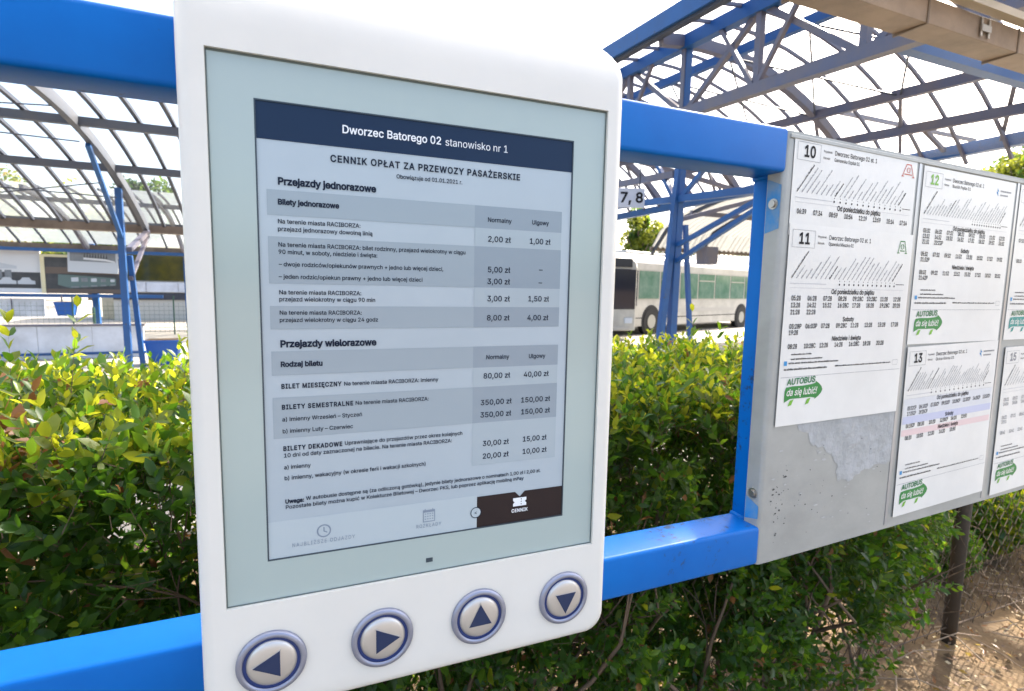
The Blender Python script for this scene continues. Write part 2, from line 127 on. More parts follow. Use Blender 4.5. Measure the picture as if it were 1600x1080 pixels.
SCREEN = [
('Dworzec Batorego 02', -114.0, 162.0, 88.0, 6.6, 'm', 'w'),
('stanowisko nr 1', -22.9, 161.7, 62.8, 6.6, 'r', 'w'),
('CENNIK OPŁAT ZA PRZEWOZY PASAŻERSKIE', -123.9, 137.1, 176.8, 5.5, 's', 'd'),
('Obowiązuje od 01.01.2021 r.', -67.6, 128.2, 61.8, 3.5, 'r', 'd'),
('Przejazdy jednorazowe', -165.9, 114.4, 80.4, 5.6, 'b', 'd'),
('Bilety jednorazowe', -166.3, 98.1, 49.2, 4.3, 'b', 'd'),
('Na terenie miasta RACIBORZA:', -166.7, 82.5, 67.6, 3.5, 'r', 'd'),
('przejazd jednorazowy dowolną linią', -166.9, 76.2, 78.1, 3.5, 'r', 'd'),
('Na terenie miasta RACIBORZA: bilet rodzinny, przejazd wielokrotny w ciągu', -166.9, 63.2, 164.9, 3.5, 'r', 'd'),
('90 minut, w soboty, niedziele i święta:', -166.9, 57.1, 82.2, 3.5, 'r', 'd'),
('– dwoje rodziców/opiekunów prawnych + jedno lub więcej dzieci,', -166.6, 46.8, 143.0, 3.5, 'r', 'd'),
('– jeden rodzic/opiekun prawny + jedno lub więcej dzieci', -166.9, 36.3, 123.4, 3.5, 'r', 'd'),
('Na terenie miasta RACIBORZA:', -167.2, 23.0, 68.2, 3.5, 'r', 'd'),
('przejazd wielokrotny w ciągu 90 min', -167.3, 17.1, 80.5, 3.5, 'r', 'd'),
('Na terenie miasta RACIBORZA:', -167.3, 5.6, 68.5, 3.5, 'r', 'd'),
('przejazd wielokrotny w ciągu 24 godz', -167.4, -0.7, 83.0, 3.5, 'r', 'd'),
('Normalny', 19.7, 95.2, 25.1, 4.2, 'r', 'd'),
('Ulgowy', 66.5, 95.6, 18.8, 4.2, 'r', 'd'),
('2,00 zł', 20.0, 76.4, 24.3, 5.2, 'r', 'd'),
('1,00 zł', 64.1, 76.5, 23.6, 5.2, 'r', 'd'),
('5,00 zł', 20.3, 47.0, 24.0, 5.2, 'r', 'd'),
('–', 75.7, 48.5, 3.8, 5, 'r', 'd'),
('3,00 zł', 20.2, 35.5, 24.0, 5.2, 'r', 'd'),
('–', 75.6, 35.5, 3.8, 5, 'r', 'd'),
('3,00 zł', 20.3, 18.7, 24.1, 5.2, 'r', 'd'),
('1,50 zł', 63.9, 19.0, 23.8, 5.2, 'r', 'd'),
('8,00 zł', 20.1, -0.2, 24.4, 5.2, 'r', 'd'),
('4,00 zł', 63.6, -0.2, 23.9, 5.2, 'r', 'd'),
('Przejazdy wielorazowe', -167.4, -22.4, 81.2, 5.6, 'b', 'd'),
('Rodzaj biletu', -167.5, -39.5, 34.5, 4.3, 'b', 'd'),
('Normalny', 20.1, -38.9, 24.9, 4.2, 'r', 'd'),
('Ulgowy', 66.3, -39.2, 19.0, 4.2, 'r', 'd'),
('80,00 zł', 17.4, -58.2, 29.0, 5.2, 'r', 'd'),
('40,00 zł', 61.0, -58.5, 28.7, 5.2, 'r', 'd'),
('350,00 zł', 14.9, -85.1, 33.7, 5.2, 'r', 'd'),
('150,00 zł', 58.5, -85.1, 33.6, 5.2, 'r', 'd'),
('350,00 zł', 14.8, -97.7, 33.5, 5.2, 'r', 'd'),
('150,00 zł', 58.8, -97.5, 33.4, 5.2, 'r', 'd'),
('30,00 zł', 17.7, -127.3, 28.6, 5.2, 'r', 'd'),
('15,00 zł', 61.4, -126.6, 27.9, 5.2, 'r', 'd'),
('20,00 zł', 17.7, -140.5, 28.7, 5.2, 'r', 'd'),
('10,00 zł', 61.4, -139.9, 28.3, 5.2, 'r', 'd'),
('BILET MIESIĘCZNY', -167.4, -58.7, 50.0, 3.9, 'bs', 'd'),
('Na terenie miasta RACIBORZA: imienny', -115.4, -58.6, 87.3, 3.5, 'r', 'd'),
('BILETY SEMESTRALNE', -167.5, -77.1, 60.2, 3.9, 'bs', 'd'),
('Na terenie miasta RACIBORZA:', -105.6, -76.9, 68.3, 3.5, 'r', 'd'),
('a) imienny Wrzesień – Styczeń', -167.3, -87.8, 67.9, 3.5, 'r', 'd'),
('b) imienny Luty – Czerwiec', -167.4, -98.4, 59.7, 3.5, 'r', 'd'),
('BILETY DEKADOWE', -167.2, -114.3, 49.9, 3.9, 'bs', 'd'),
('Uprawniające do przejazdów przez okres kolejnych', -115.5, -113.7, 112.3, 3.5, 'r', 'd'),
('10 dni od daty zaznaczonej na bilecie. Na terenie miasta RACIBORZA:', -167.0, -120.3, 153.0, 3.5, 'r', 'd'),
('a) imienny', -166.9, -131.1, 22.2, 3.5, 'r', 'd'),
('b) imienny, wakacyjny (w okresie ferii i wakacji szkolnych)', -166.9, -141.0, 127.1, 3.5, 'r', 'd'),
('Uwaga:', -166.7, -162.5, 15.8, 3.5, 'b', 'd'),
('W autobusie dostępne są (za odliczoną gotówką), jedynie bilety jednorazowe o nominałach 1,00 zł i 2,00 zł.', -149.5, -161.5, 232.8, 3.4, 'r', 'd'),
('Pozostałe bilety można kupić w Kolekturze Biletowej – Dworzec PKS, lub poprzez aplikację mobilną mPay', -166.6, -167.6, 230.6, 3.4, 'r', 'd'),
('NAJBLIŻSZE ODJAZDY', -162.0, -204.1, 54.8, 3.5, 's', 'g'),
('ROZKŁADY', -49.6, -203.9, 25.2, 3.5, 's', 'g'),
('CENNIK', 50.9, -202.1, 18.3, 3.5, 's', 'w'),
]
# ------------------------------------------------------------------ helpers
def mat(name, col, rough=.5, specks=None, sscale=70, metal=0, coat=0, trans=0, trcol=None, noise_amt=0, nscale=8, col2=None, bump=0, bscale=60, alpha=1, spec=.5, stretch=None):
    m = bpy.data.materials.new(name); m.use_nodes = True; n = m.node_tree.nodes; l = m.node_tree.links
    b = n['Principled BSDF']; b.inputs['Base Color'].default_value = (*col, 1); b.inputs['Roughness'].default_value = rough
    b.inputs['Metallic'].default_value = metal; b.inputs['Coat Weight'].default_value = coat
    b.inputs['Coat Roughness'].default_value = .08; b.inputs['Specular IOR Level'].default_value = spec
    tc = n.new('ShaderNodeTexCoord'); src = tc.outputs['Object']
    if stretch:
        mp = n.new('ShaderNodeMapping'); mp.inputs['Scale'].default_value = stretch; l.new(src, mp.inputs[0]); src = mp.outputs[0]
    if noise_amt:
        t = n.new('ShaderNodeTexNoise'); t.inputs['Scale'].default_value = nscale; t.inputs['Detail'].default_value = 7; t.inputs['Roughness'].default_value = .65
        l.new(src, t.inputs['Vector'])
        r = n.new('ShaderNodeValToRGB'); r.color_ramp.elements[0].position = .38; r.color_ramp.elements[1].position = .66
        c2 = col2 or tuple(c*(1-noise_amt) for c in col)
        r.color_ramp.elements[0].color = (*col, 1); r.color_ramp.elements[1].color = (*[a*(1-noise_amt)+q*noise_amt if col2 else q for a, q in zip(col, c2)], 1)
        l.new(t.outputs['Fac'], r.inputs[0]); l.new(r.outputs[0], b.inputs['Base Color'])
    if specks:
        t3 = n.new('ShaderNodeTexNoise'); t3.inputs['Scale'].default_value = sscale; t3.inputs['Detail'].default_value = 8; t3.inputs['Roughness'].default_value = .75; l.new(src, t3.inputs['Vector'])
        t4 = n.new('ShaderNodeTexNoise'); t4.inputs['Scale'].default_value = 5; l.new(src, t4.inputs['Vector'])
        ml = n.new('ShaderNodeMath'); ml.operation = 'MULTIPLY'; l.new(t3.outputs['Fac'], ml.inputs[0]); l.new(t4.outputs['Fac'], ml.inputs[1])
        r3 = n.new('ShaderNodeValToRGB'); r3.color_ramp.elements[0].position = .36; r3.color_ramp.elements[1].position = .42; l.new(ml.outputs[0], r3.inputs[0])
        mc = n.new('ShaderNodeMixRGB'); l.new(r3.outputs[0], mc.inputs[0]); mc.inputs[2].default_value = (*specks, 1)
        if b.inputs['Base Color'].links: l.new(b.inputs['Base Color'].links[0].from_socket, mc.inputs[1])
        else: mc.inputs[1].default_value = (*col, 1)
        l.new(mc.outputs[0], b.inputs['Base Color'])
    if bump:
        t2 = n.new('ShaderNodeTexNoise'); t2.inputs['Scale'].default_value = bscale; t2.inputs['Detail'].default_value = 5
        l.new(src, t2.inputs['Vector'])
        bp = n.new('ShaderNodeBump'); bp.inputs['Strength'].default_value = bump; bp.inputs['Distance'].default_value = .01
        l.new(t2.outputs['Fac'], bp.inputs['Height']); l.new(bp.outputs[0], b.inputs['Normal'])
    out = n['Material Output']
    if trans:
        tr = n.new('ShaderNodeBsdfTranslucent'); tr.inputs[0].default_value = (*(trcol or col), 1)
        mx = n.new('ShaderNodeMixShader'); mx.inputs[0].default_value = trans
        l.new(b.outputs[0], mx.inputs[1]); l.new(tr.outputs[0], mx.inputs[2]); l.new(mx.outputs[0], out.inputs[0])
    if alpha < 1:
        tp = n.new('ShaderNodeBsdfTransparent'); mx2 = n.new('ShaderNodeMixShader'); mx2.inputs[0].default_value = alpha
        s = out.inputs[0].links[0].from_socket
        l.new(tp.outputs[0], mx2.inputs[1]); l.new(s, mx2.inputs[2]); l.new(mx2.outputs[0], out.inputs[0])
    return m
class MB:
    """collects geometry; build() links ONE mesh object"""
    def __init__(s): s.v = []; s.f = []; s.mi = []
    def add(s, vs, fs, mi=0):
        k = len(s.v); s.v += [tuple(v) for v in vs]; s.f += [tuple(i+k for i in f) for f in fs]; s.mi += [mi]*len(fs)
    def box(s, x0, x1, y0, y1, z0, z1, mi=0):
        s.add([(x, y, z) for x in (x0, x1) for y in (y0, y1) for z in (z0, z1)],
              [(0, 1, 3, 2), (4, 6, 7, 5), (0, 4, 5, 1), (2, 3, 7, 6), (0, 2, 6, 4), (1, 5, 7, 3)], mi)
    def sweep(s, pts, wd, ht, side, mi=0):
        pts = [Vector(p) for p in pts]; side = Vector(side).normalized(); vs = []
        for i, p in enumerate(pts):
            t = (pts[min(i+1, len(pts)-1)]-pts[max(i-1, 0)]).normalized(); sd_ = (side - t*side.dot(t)).normalized(); n = t.cross(sd_)
            vs += [p+sd_*a*wd/2+n*b*ht/2 for a, b in ((-1, -1), (1, -1), (1, 1), (-1, 1))]
        fs = []
        for i in range(len(pts)-1):
            for j in range(4): fs.append((4*i+j, 4*i+(j+1) % 4, 4*i+4+(j+1) % 4, 4*i+4+j))
        fs += [(3, 2, 1, 0), tuple(4*(len(pts)-1)+j for j in range(4))]
        s.add(vs, fs, mi)
    def beam(s, p, q, wd, ht=None, side=(0, 0, 1), mi=0):
        d = (Vector(q)-Vector(p)).normalized(); side = Vector(side)
        if abs(d.dot(side.normalized())) > .95: side = Vector((1, 0, 0))
        s.sweep([p, q], wd, ht or wd, side, mi)
    def tube(s, pts, rad, n=6, mi=0, cap=True):
        pts = [Vector(p) for p in pts]; rad = rad if isinstance(rad, (list, tuple)) else [rad]*len(pts)
        ref = Vector((.13, .31, .94)); vs = []; fs = []
        for i, p in enumerate(pts):
            t = (pts[min(i+1, len(pts)-1)]-pts[max(i-1, 0)]).normalized(); a = t.cross(ref)
            if a.length < .1: a = t.cross(Vector((1, 0, 0)))
            a.normalize(); b = t.cross(a)
            vs += [p+(a*math.cos(2*PI*k/n)+b*math.sin(2*PI*k/n))*rad[i] for k in range(n)]
        for i in range(len(pts)-1):
            for k in range(n): fs.append((i*n+k, i*n+(k+1) % n, (i+1)*n+(k+1) % n, (i+1)*n+k))
        if cap: fs += [tuple(range(n))[::-1], tuple((len(pts)-1)*n+k for k in range(n))]
        s.add(vs, fs, mi)
    def lathe_y(s, cx, cz, prof, n=40, mi=0):     # profile of (radius, y), axis along y
        vs = []; fs = []
        for r_, y in prof: vs += [(cx+r_*math.cos(2*PI*k/n), y, cz+r_*math.sin(2*PI*k/n)) for k in range(n)]
        for i in range(len(prof)-1):
            for k in range(n): fs.append((i*n+k, i*n+(k+1) % n, (i+1)*n+(k+1) % n, (i+1)*n+k))
        if prof[-1][0] > 0 and prof[-1][0] < 1e-3: pass
        fs.append(tuple((len(prof)-1)*n+k for k in range(n)))
        s.add(vs, fs, mi)
    def poly(s, pts, y, mi=0):                     # flat polygon in the x-z plane facing -y
        s.add([(x, y, z) for x, z in pts], [tuple(range(len(pts)))], mi)
    def rect(s, x0, x1, z0, z1, y, mi=0): s.poly([(x0, z0), (x1, z0), (x1, z1), (x0, z1)], y, mi)
    def slab(s, pts, y, th, mi=0):                 # polygon with thickness: front at y-th, back at y
        n = len(pts); s.add([(x, y-th, z) for x, z in pts]+[(x, y, z) for x, z in pts],
              [tuple(range(n))]+[(i, i+n, (i+1) % n+n, (i+1) % n) for i in range(n)], mi)
    def build(s, name, m, parent=None, smooth=False, bevel=0, flip=False):
        me = bpy.data.meshes.new(name); me.from_pydata(s.v, [], s.f)
        for x in (m if isinstance(m, (list, tuple)) else [m]): me.materials.append(x)
        if any(s.mi): me.polygons.foreach_set('material_index', s.mi)
        me.update(); o = bpy.data.objects.new(name, me); COL.objects.link(o); o.parent = parent
        bm = bmesh.new(); bm.from_mesh(me)
        if flip is not None and len(s.v) < 60000: bmesh.ops.recalc_face_normals(bm, faces=bm.faces)
        if bevel:
            bmesh.ops.bevel(bm, geom=[e for e in bm.edges if e.is_manifold and e.calc_face_angle(0) > .5], offset=bevel, segments=3, affect='EDGES', profile=.5)
        bm.to_mesh(me); bm.free()
        if smooth:
            me.polygons.foreach_set('use_smooth', [True]*len(me.polygons))
        return o
def thing(name, label, cat, loc=(0, 0, 0), rz=0, group=None):
    o = bpy.data.objects.new(name, None); COL.objects.link(o); o.location = loc; o.rotation_euler = (0, 0, rz)
    o.empty_display_size = .1; o['label'] = label; o['category'] = cat
    if group: o['group'] = group
    return o
def tag(o, label, cat, group=None):
    o['label'] = label; o['category'] = cat
    if group: o['group'] = group
    return o
def struct(o): o['kind'] = 'structure'; return o
def stuff(o): o['kind'] = 'stuff'; return o
def copy_tree(o, parent=None):
    c = o.copy(); COL.objects.link(c); c.parent = parent
    for ch in list(o.children): copy_tree(ch, c)
    return c
# ------------------------------------------------------------------ lettering (grotesque glyph outlines, units 1/500 em)
GL = {}
for ln in FONT.split('\n'):
    c, a, g = ln.split('\t')
    GL[c] = (int(a), [[tuple(int(q)*1.0 for q in p.split(',')) for p in l.split(' ')] for l in g.split('|')] if g else [])
CAP = max(p[1] for p in GL['H'][1][0])
_gc = {}
def glyph(c, wt):
    k = (c, wt)
    if k in _gc: return _gc[k]
    a, L = GL.get(c, GL[' ']); out = []
    for lp in L:
        n = len(lp); q = []
        for i in range(n):
            x0, y0 = lp[i-1]; x1, y1 = lp[i]; x2, y2 = lp[(i+1) % n]
            d1 = Vector((x1-x0, y1-y0)); d2 = Vector((x2-x1, y2-y1))
            if d1.length < 1e-6 or d2.length < 1e-6: q.append((x1, y1)); continue
            d1.normalize(); d2.normalize(); n1 = Vector((-d1.y, d1.x)); n2 = Vector((-d2.y, d2.x)); m = n1+n2
            if m.length < .3: m = n1.copy()
            m.normalize(); sc = 1/max(.45, m.dot(n1)); q.append((x1+SGN*m.x*wt*sc, y1+SGN*m.y*wt*sc))
        out.append(q)
    tris = []; vs = []
    if out:
        P = [Vector(p) for l in out for p in l]; E = []; q = 0
        for l in out: E += [(q+i, q+(i+1) % len(l)) for i in range(len(l))]; q += len(l)
        r_ = geometry.delaunay_2d_cdt(P, E, [], 0, 1e-4); vs = [(v.x, v.y) for v in r_[0]]; tris = []
        for t in r_[2]:
            cx = sum(vs[i][0] for i in t)/3; cy = sum(vs[i][1] for i in t)/3; wn = 0
            for l in out:
                for i in range(len(l)):
                    (x0, y0), (x1, y1) = l[i-1], l[i]
                    if (y0 <= cy) != (y1 <= cy):
                        if x0+(cy-y0)/(y1-y0)*(x1-x0) > cx: wn += 1 if y1 > y0 else -1
            if wn: tris.append(t)
    _gc[k] = (a, vs, [tuple(t) for t in tris]); return _gc[k]
def sarea(l): return sum(l[i-1][0]*l[i][1]-l[i][0]*l[i-1][1] for i in range(len(l)))/2
SGN = -1 if sarea(GL['H'][1][0]) > 0 else 1      # outward offset sign for outer loops
def text(mb, t, x, z, cap, y, width=None, bold=0, track=0, shear=0, rot=0, mi=0, center=False):
    """one line of print in the x-z plane; x, z = left end of the baseline"""
    adv = sum(GL.get(c, GL[' '])[0]+track for c in t)-track; k = cap/CAP; sx = (width/adv) if width else k
    cx = 0; cr, sr = math.cos(rot), math.sin(rot); x0 = -adv*sx/2 if center else 0
    for c in t:
        a, vs, tr = glyph(c, bold)
        if vs:
            P = []
            for px, py in vs:
                X = x0+(cx+px)*sx+py*k*shear; Z = py*k; P.append((x+X*cr-Z*sr, y, z+X*sr+Z*cr))
            mb.add(P, tr, mi)
        cx += a+track
# ------------------------------------------------------------------ materials
M_blue = mat('blue_enamel', (.0, .135, .50), .42, spec=.18, noise_amt=.5, nscale=5, col2=(.0, .092, .38), specks=(.02, .05, .12), bump=.05, bscale=14)
M_blue_frame = M_blue
M_steelblue = mat('blue_structure_paint', (.010, .085, .27), .45, noise_amt=.5, nscale=3, col2=(.02, .065, .18), specks=(.05, .06, .09), sscale=30, bump=.05)
M_steelgrey = mat('weathered_grey_paint', (.095, .105, .165), .5, noise_amt=.7, nscale=2, col2=(.17, .135, .12), bump=.05)
M_darkrib = mat('dark_rib_metal', (.028, .035, .055), .5)
M_white_plastic = mat('white_plastic', (.73, .715, .68), .38, coat=.12, bump=.012, bscale=900, noise_amt=.05, nscale=6)
M_alu = mat('aluminium_sheet', (.38, .39, .385), .5, metal=.3, noise_amt=.5, nscale=9, col2=(.27, .28, .275), bump=.06, bscale=25, stretch=(1, 1, 1.6))
M_paper = mat('printed_paper', (.73, .725, .71), .4, coat=.15, noise_amt=.12, nscale=4, bump=.05, bscale=9)
M_ink = mat('black_ink', (.010, .010, .013), .6, spec=.2)
M_greyink = mat('grey_ink', (.22, .23, .26), .5)
M_steel = mat('bolt_steel', (.45, .42, .38), .35, metal=.9)
# ------------------------------------------------------------------ ground
M_dirt = mat('dry_dirt', (.21, .135, .065), .95, noise_amt=.9, nscale=3.5, col2=(.07, .045, .025), bump=.9, bscale=34)
M_yard = mat('yard_concrete', (.33, .30, .25), .9, noise_amt=.4, nscale=.7, col2=(.25, .23, .20), bump=.3, bscale=12)
m = MB(); n = 60; X = np.linspace(-1, 1, n)
gx = np.sign(X)*np.abs(X)**3*400
vs = []
for a in gx:
    for b in gx:
        h = 0
        if abs(a) < 8 and abs(b) < 8: h = .03*noise.noise(Vector((a*1.3, b*1.3, 0)))
        vs.append((a, b, h-.012))
m.add(vs, [(i*n+j, i*n+n+j, i*n+n+j+1, i*n+j+1) for i in range(n-1) for j in range(n-1)])
struct(m.build('ground', M_dirt, smooth=True))
m = MB(); m.box(-80, 90, 3.2, 70, -.2, .03); struct(m.build('station_yard', M_yard))
m = MB(); m.box(-30, 30, -9, .14, -.2, .02); struct(m.build('bounce_pavement', mat('warm_bounce_concrete', (.24, .22, .185), .9, noise_amt=.4, nscale=3, col2=(.17, .155, .13), bump=.5, bscale=90)))  # added out of view, its pale beige chosen to bounce warm light
# ------------------------------------------------------------------ railing frame
m_r = thing('railing_frame', 'blue painted square tube frame that carries the white terminal and the timetable board', 'railing', (0, 0, BASE))
def box_obj(name, m_, par, b, bev=0):
    k = MB(); k.box(*b); o = k.build(name, m_, par, bevel=bev)
    if bev: smooth_sharp(o)
    return o
def smooth_sharp(o, a=35):
    o.data.polygons.foreach_set('use_smooth', [True]*len(o.data.polygons)); o.data.set_sharp_from_angle(angle=R(a))
box_obj('rail', M_blue, m_r, (-2.6, .004, 0, .058, .1966, .2553), .0055)
box_obj('rail', M_blue, m_r, (-2.6, .004, 0, .058, -.369, -.3106), .0055)
box_obj('post', M_blue, m_r, (.0045, .062, .0275, .0575, -.3675, .2535), .003)
box_obj('post', M_blue, m_r, (-2.66, -2.602, 0, .058, -1.56, .2553), .004)
for z in (.1962, -.3112):
    k = MB(); k.tube([(.0045, .030, z), (.0045, .057, z)], .004, 6); k.build('weld_bead', M_blue, m_r, smooth=True)
# ------------------------------------------------------------------ notice board
BR = .0451
board = thing('notice_board', 'grey aluminium timetable board with bolted side flange and torn paper remains', 'notice board', (0, 0, BASE), BR)
m = MB(); BW = 1.28
pr = []
r_ = .007
prof = [(.0, .0265), (.0, r_)]+[(r_-r_*math.cos(a), r_-r_*math.sin(a)) for a in np.linspace(.15, PI/2, 6)]+[(BW, 0)]
vs = []; 
for z in (-.369, .252): vs += [(x, y, z) for x, y in prof]
q = len(prof); fs = [(i, i+1, q+i+1, q+i) for i in range(q-1)]; m.add(vs, fs)
m.box(.003, BW, .001, .018, .246, .2515); m.box(.003, BW, .001, .018, -.3685, -.363)
m.box(.004, BW, .018, .021, -.366, .249)
o = m.build('board_sheet', M_alu, board, flip=None); smooth_sharp(o)
for k_ in (.312, .625, .935):
    k = MB(); k.box(k_-.0035, k_+.0035, -.0009, -.0001, -.362, .244); k.build('divider_strip', mat('divider_steel', (.36, .37, .40), .3, metal=.6), board)
k = MB(); k.box(.006, BW, -.0022, -.0001, .2425, .2475); k.build('clamp_strip', M_alu, board, bevel=.0006)
for z in (.155, -.263):
    k = MB(); k.tube([(-.0045, .014, z), (.001, .014, z)], .0048, 12); k.tube([(-.0015, .014, z), (.0005, .014, z)], .0075, 16)
    k.build('bolt', M_steel, board, smooth=False)
M_over = mat('blue_overspray', (.02, .22, .55), .5, noise_amt=.9, nscale=16, col2=(.25, .3, .33))
for z0, z1 in ((.115, .19), (-.305, -.27)):
    k = MB(); k.add([(-.0004, .0255, z0), (-.0004, .003, z0+.006), (-.0004, .003, z1-.01), (-.0004, .0255, z1)], [(0, 1, 2, 3)]); k.build('paint_overspray', M_over, board, flip=None)
# torn paper remains on the bare sheet
M_torn = mat('torn_paper_residue', (.41, .42, .435), .7, noise_amt=.8, nscale=26, col2=(.30, .31, .31), bump=.4, bscale=60)
pts = [[0.062, -0.150], [0.070, -.171], [0.093, -0.178], [0.106, -0.199], [0.126, -0.203], [0.141, -.214], [0.153, -0.215], [.158, -.228], [0.169, -0.237], [0.166, -.25], [0.172, -0.264], [.184, -.262], [0.197, -0.269], [.213, -.262], [0.229, -0.259], [.238, -.252], [0.25, -0.255], [.27, -.249], [0.297, -0.253], [0.309, -0.247], [0.309, -0.150]]
jag = []
for i in range(len(pts)):
    a, b = pts[i], pts[(i+1) % len(pts)]; jag.append(a)
    if i < len(pts)-2:
        for t in (.3, .65): jag.append([a[0]+(b[0]-a[0])*t+random.uniform(-.003, .003), a[1]+(b[1]-a[1])*t+random.uniform(-.003, .003)])
k = MB(); tr = geometry.tessellate_polygon([[Vector((x, z, 0)) for x, z in jag]]); k.add([(x, -.0005, z) for x, z in jag], [tuple(t) for t in tr]); k.build('torn_paper', M_torn, board, flip=None)
M_scuff = mat('dark_scuffs', (.09, .09, .09), .8)
M_pale = mat('pale_glue_spots', (.42, .43, .44), .6)
k = MB()
for i in range(70):
    x, z = (random.gauss(.035, .012), random.gauss(-.285, .03)) if i < 34 else (random.uniform(.02, .3), random.uniform(-.34, -.2))
    s = random.uniform(.0006, .0026)*(1 if i < 34 else .6); a0 = random.random()*6
    if x < .012: continue
    k.poly([(x+s*math.cos(a0+t)*random.uniform(.5, 1.5), z+s*.7*math.sin(a0+t)*random.uniform(.5, 1.4)) for t in (0, 1.2, 2.5, 3.7, 5)], -.0006)
stuff(k.build('scuff_marks', M_scuff, board, flip=None))
k = MB()
for i in range(26):
    x, z = random.uniform(.02, .3), random.uniform(-.35, -.18); s = random.uniform(.0008, .0032); a0 = random.random()*6
    k.poly([(x+s*1.8*math.cos(a0+t)*random.uniform(.5, 1.5), z+s*.6*math.sin(a0+t)*random.uniform(.5, 1.4)) for t in (0, 1.2, 2.5, 3.7, 5)], -.0007)
stuff(k.build('glue_marks', M_pale, board, flip=None))
# ------------------------------------------------------------------ timetable sheets
M_green = mat('green_print', (.008, .20, .03), .5); M_dgreen = mat('dark_green_print', (.01, .16, .05), .5)
M_teal = mat('teal_print', (.0, .24, .22), .5); M_red = mat('red_print', (.55, .10, .07), .5); M_bluebox = mat('blue_print', (.02, .25, .55), .5)
M_lilac = mat('lilac_band', (.50, .52, .68), .5); M_pink = mat('pink_band', (.72, .55, .55), .5); M_greyband = mat('grey_band', (.62, .63, .66), .5)
M_faint = mat('faint_ink', (.45, .46, .5), .5); M_lgreen = mat('leaf_green_print', (.16, .42, .03), .5)
def mm(v): return v/1000
def logo(t, x, z, s, teal=False, dy=-.0006):
    """green arrow shaped bus with leaf wheels and two lines of lettering; s = length in m"""
    g = M_teal if teal else M_green
    k = MB(); H = s*.235
    pp = [(0, .0), (.20, .03), (.45, .02), (.70, .03), (.80, -.06), (.80, -.16), (.90, .06), (.97, .30), (1.0, .55), (.97, .80), (.90, 1.04), (.80, 1.26), (.80, 1.12), (.70, 1.03), (.45, .97), (.2, .98), (.03, .92), (.0, .6)]
    tr = geometry.tessellate_polygon([[Vector((a*s+x, b*H+z, 0)) for a, b in pp]]); k.add([(a*s+x, dy, b*H+z) for a, b in pp], [tuple(t) for t in tr])
    k.poly([(x, z-H*.22), (x+s*.16, z+H*.05), (x, z+H*.10)], dy-.00002)
    k.build('bus_emblem', g, t, flip=None)
    for cx in (.17, .62):
        k = MB(); k.poly([(x+s*(cx-.07), z-H*.52), (x+s*(cx+.02), z-H*.45), (x+s*(cx+.075), z-H*.02), (x+s*(cx-.02), z-H*.10)], dy-.0001); k.build('leaf_wheel', M_teal if teal else M_lgreen, t, flip=None)
    k = MB(); text(k, "AUTOBUS", x+s*.04, z+H*1.10, H*.44, dy-.0002, width=s*.74, bold=12, shear=.15, rot=.03); k.build('lettering', M_dgreen, t, flip=None)
    k = MB(); text(k, "da się lubić!", x+s*.04, z+H*.28, H*.50, dy-.0002, width=s*.80, bold=6, shear=.22); k.build('lettering', M_paper, t, flip=None)
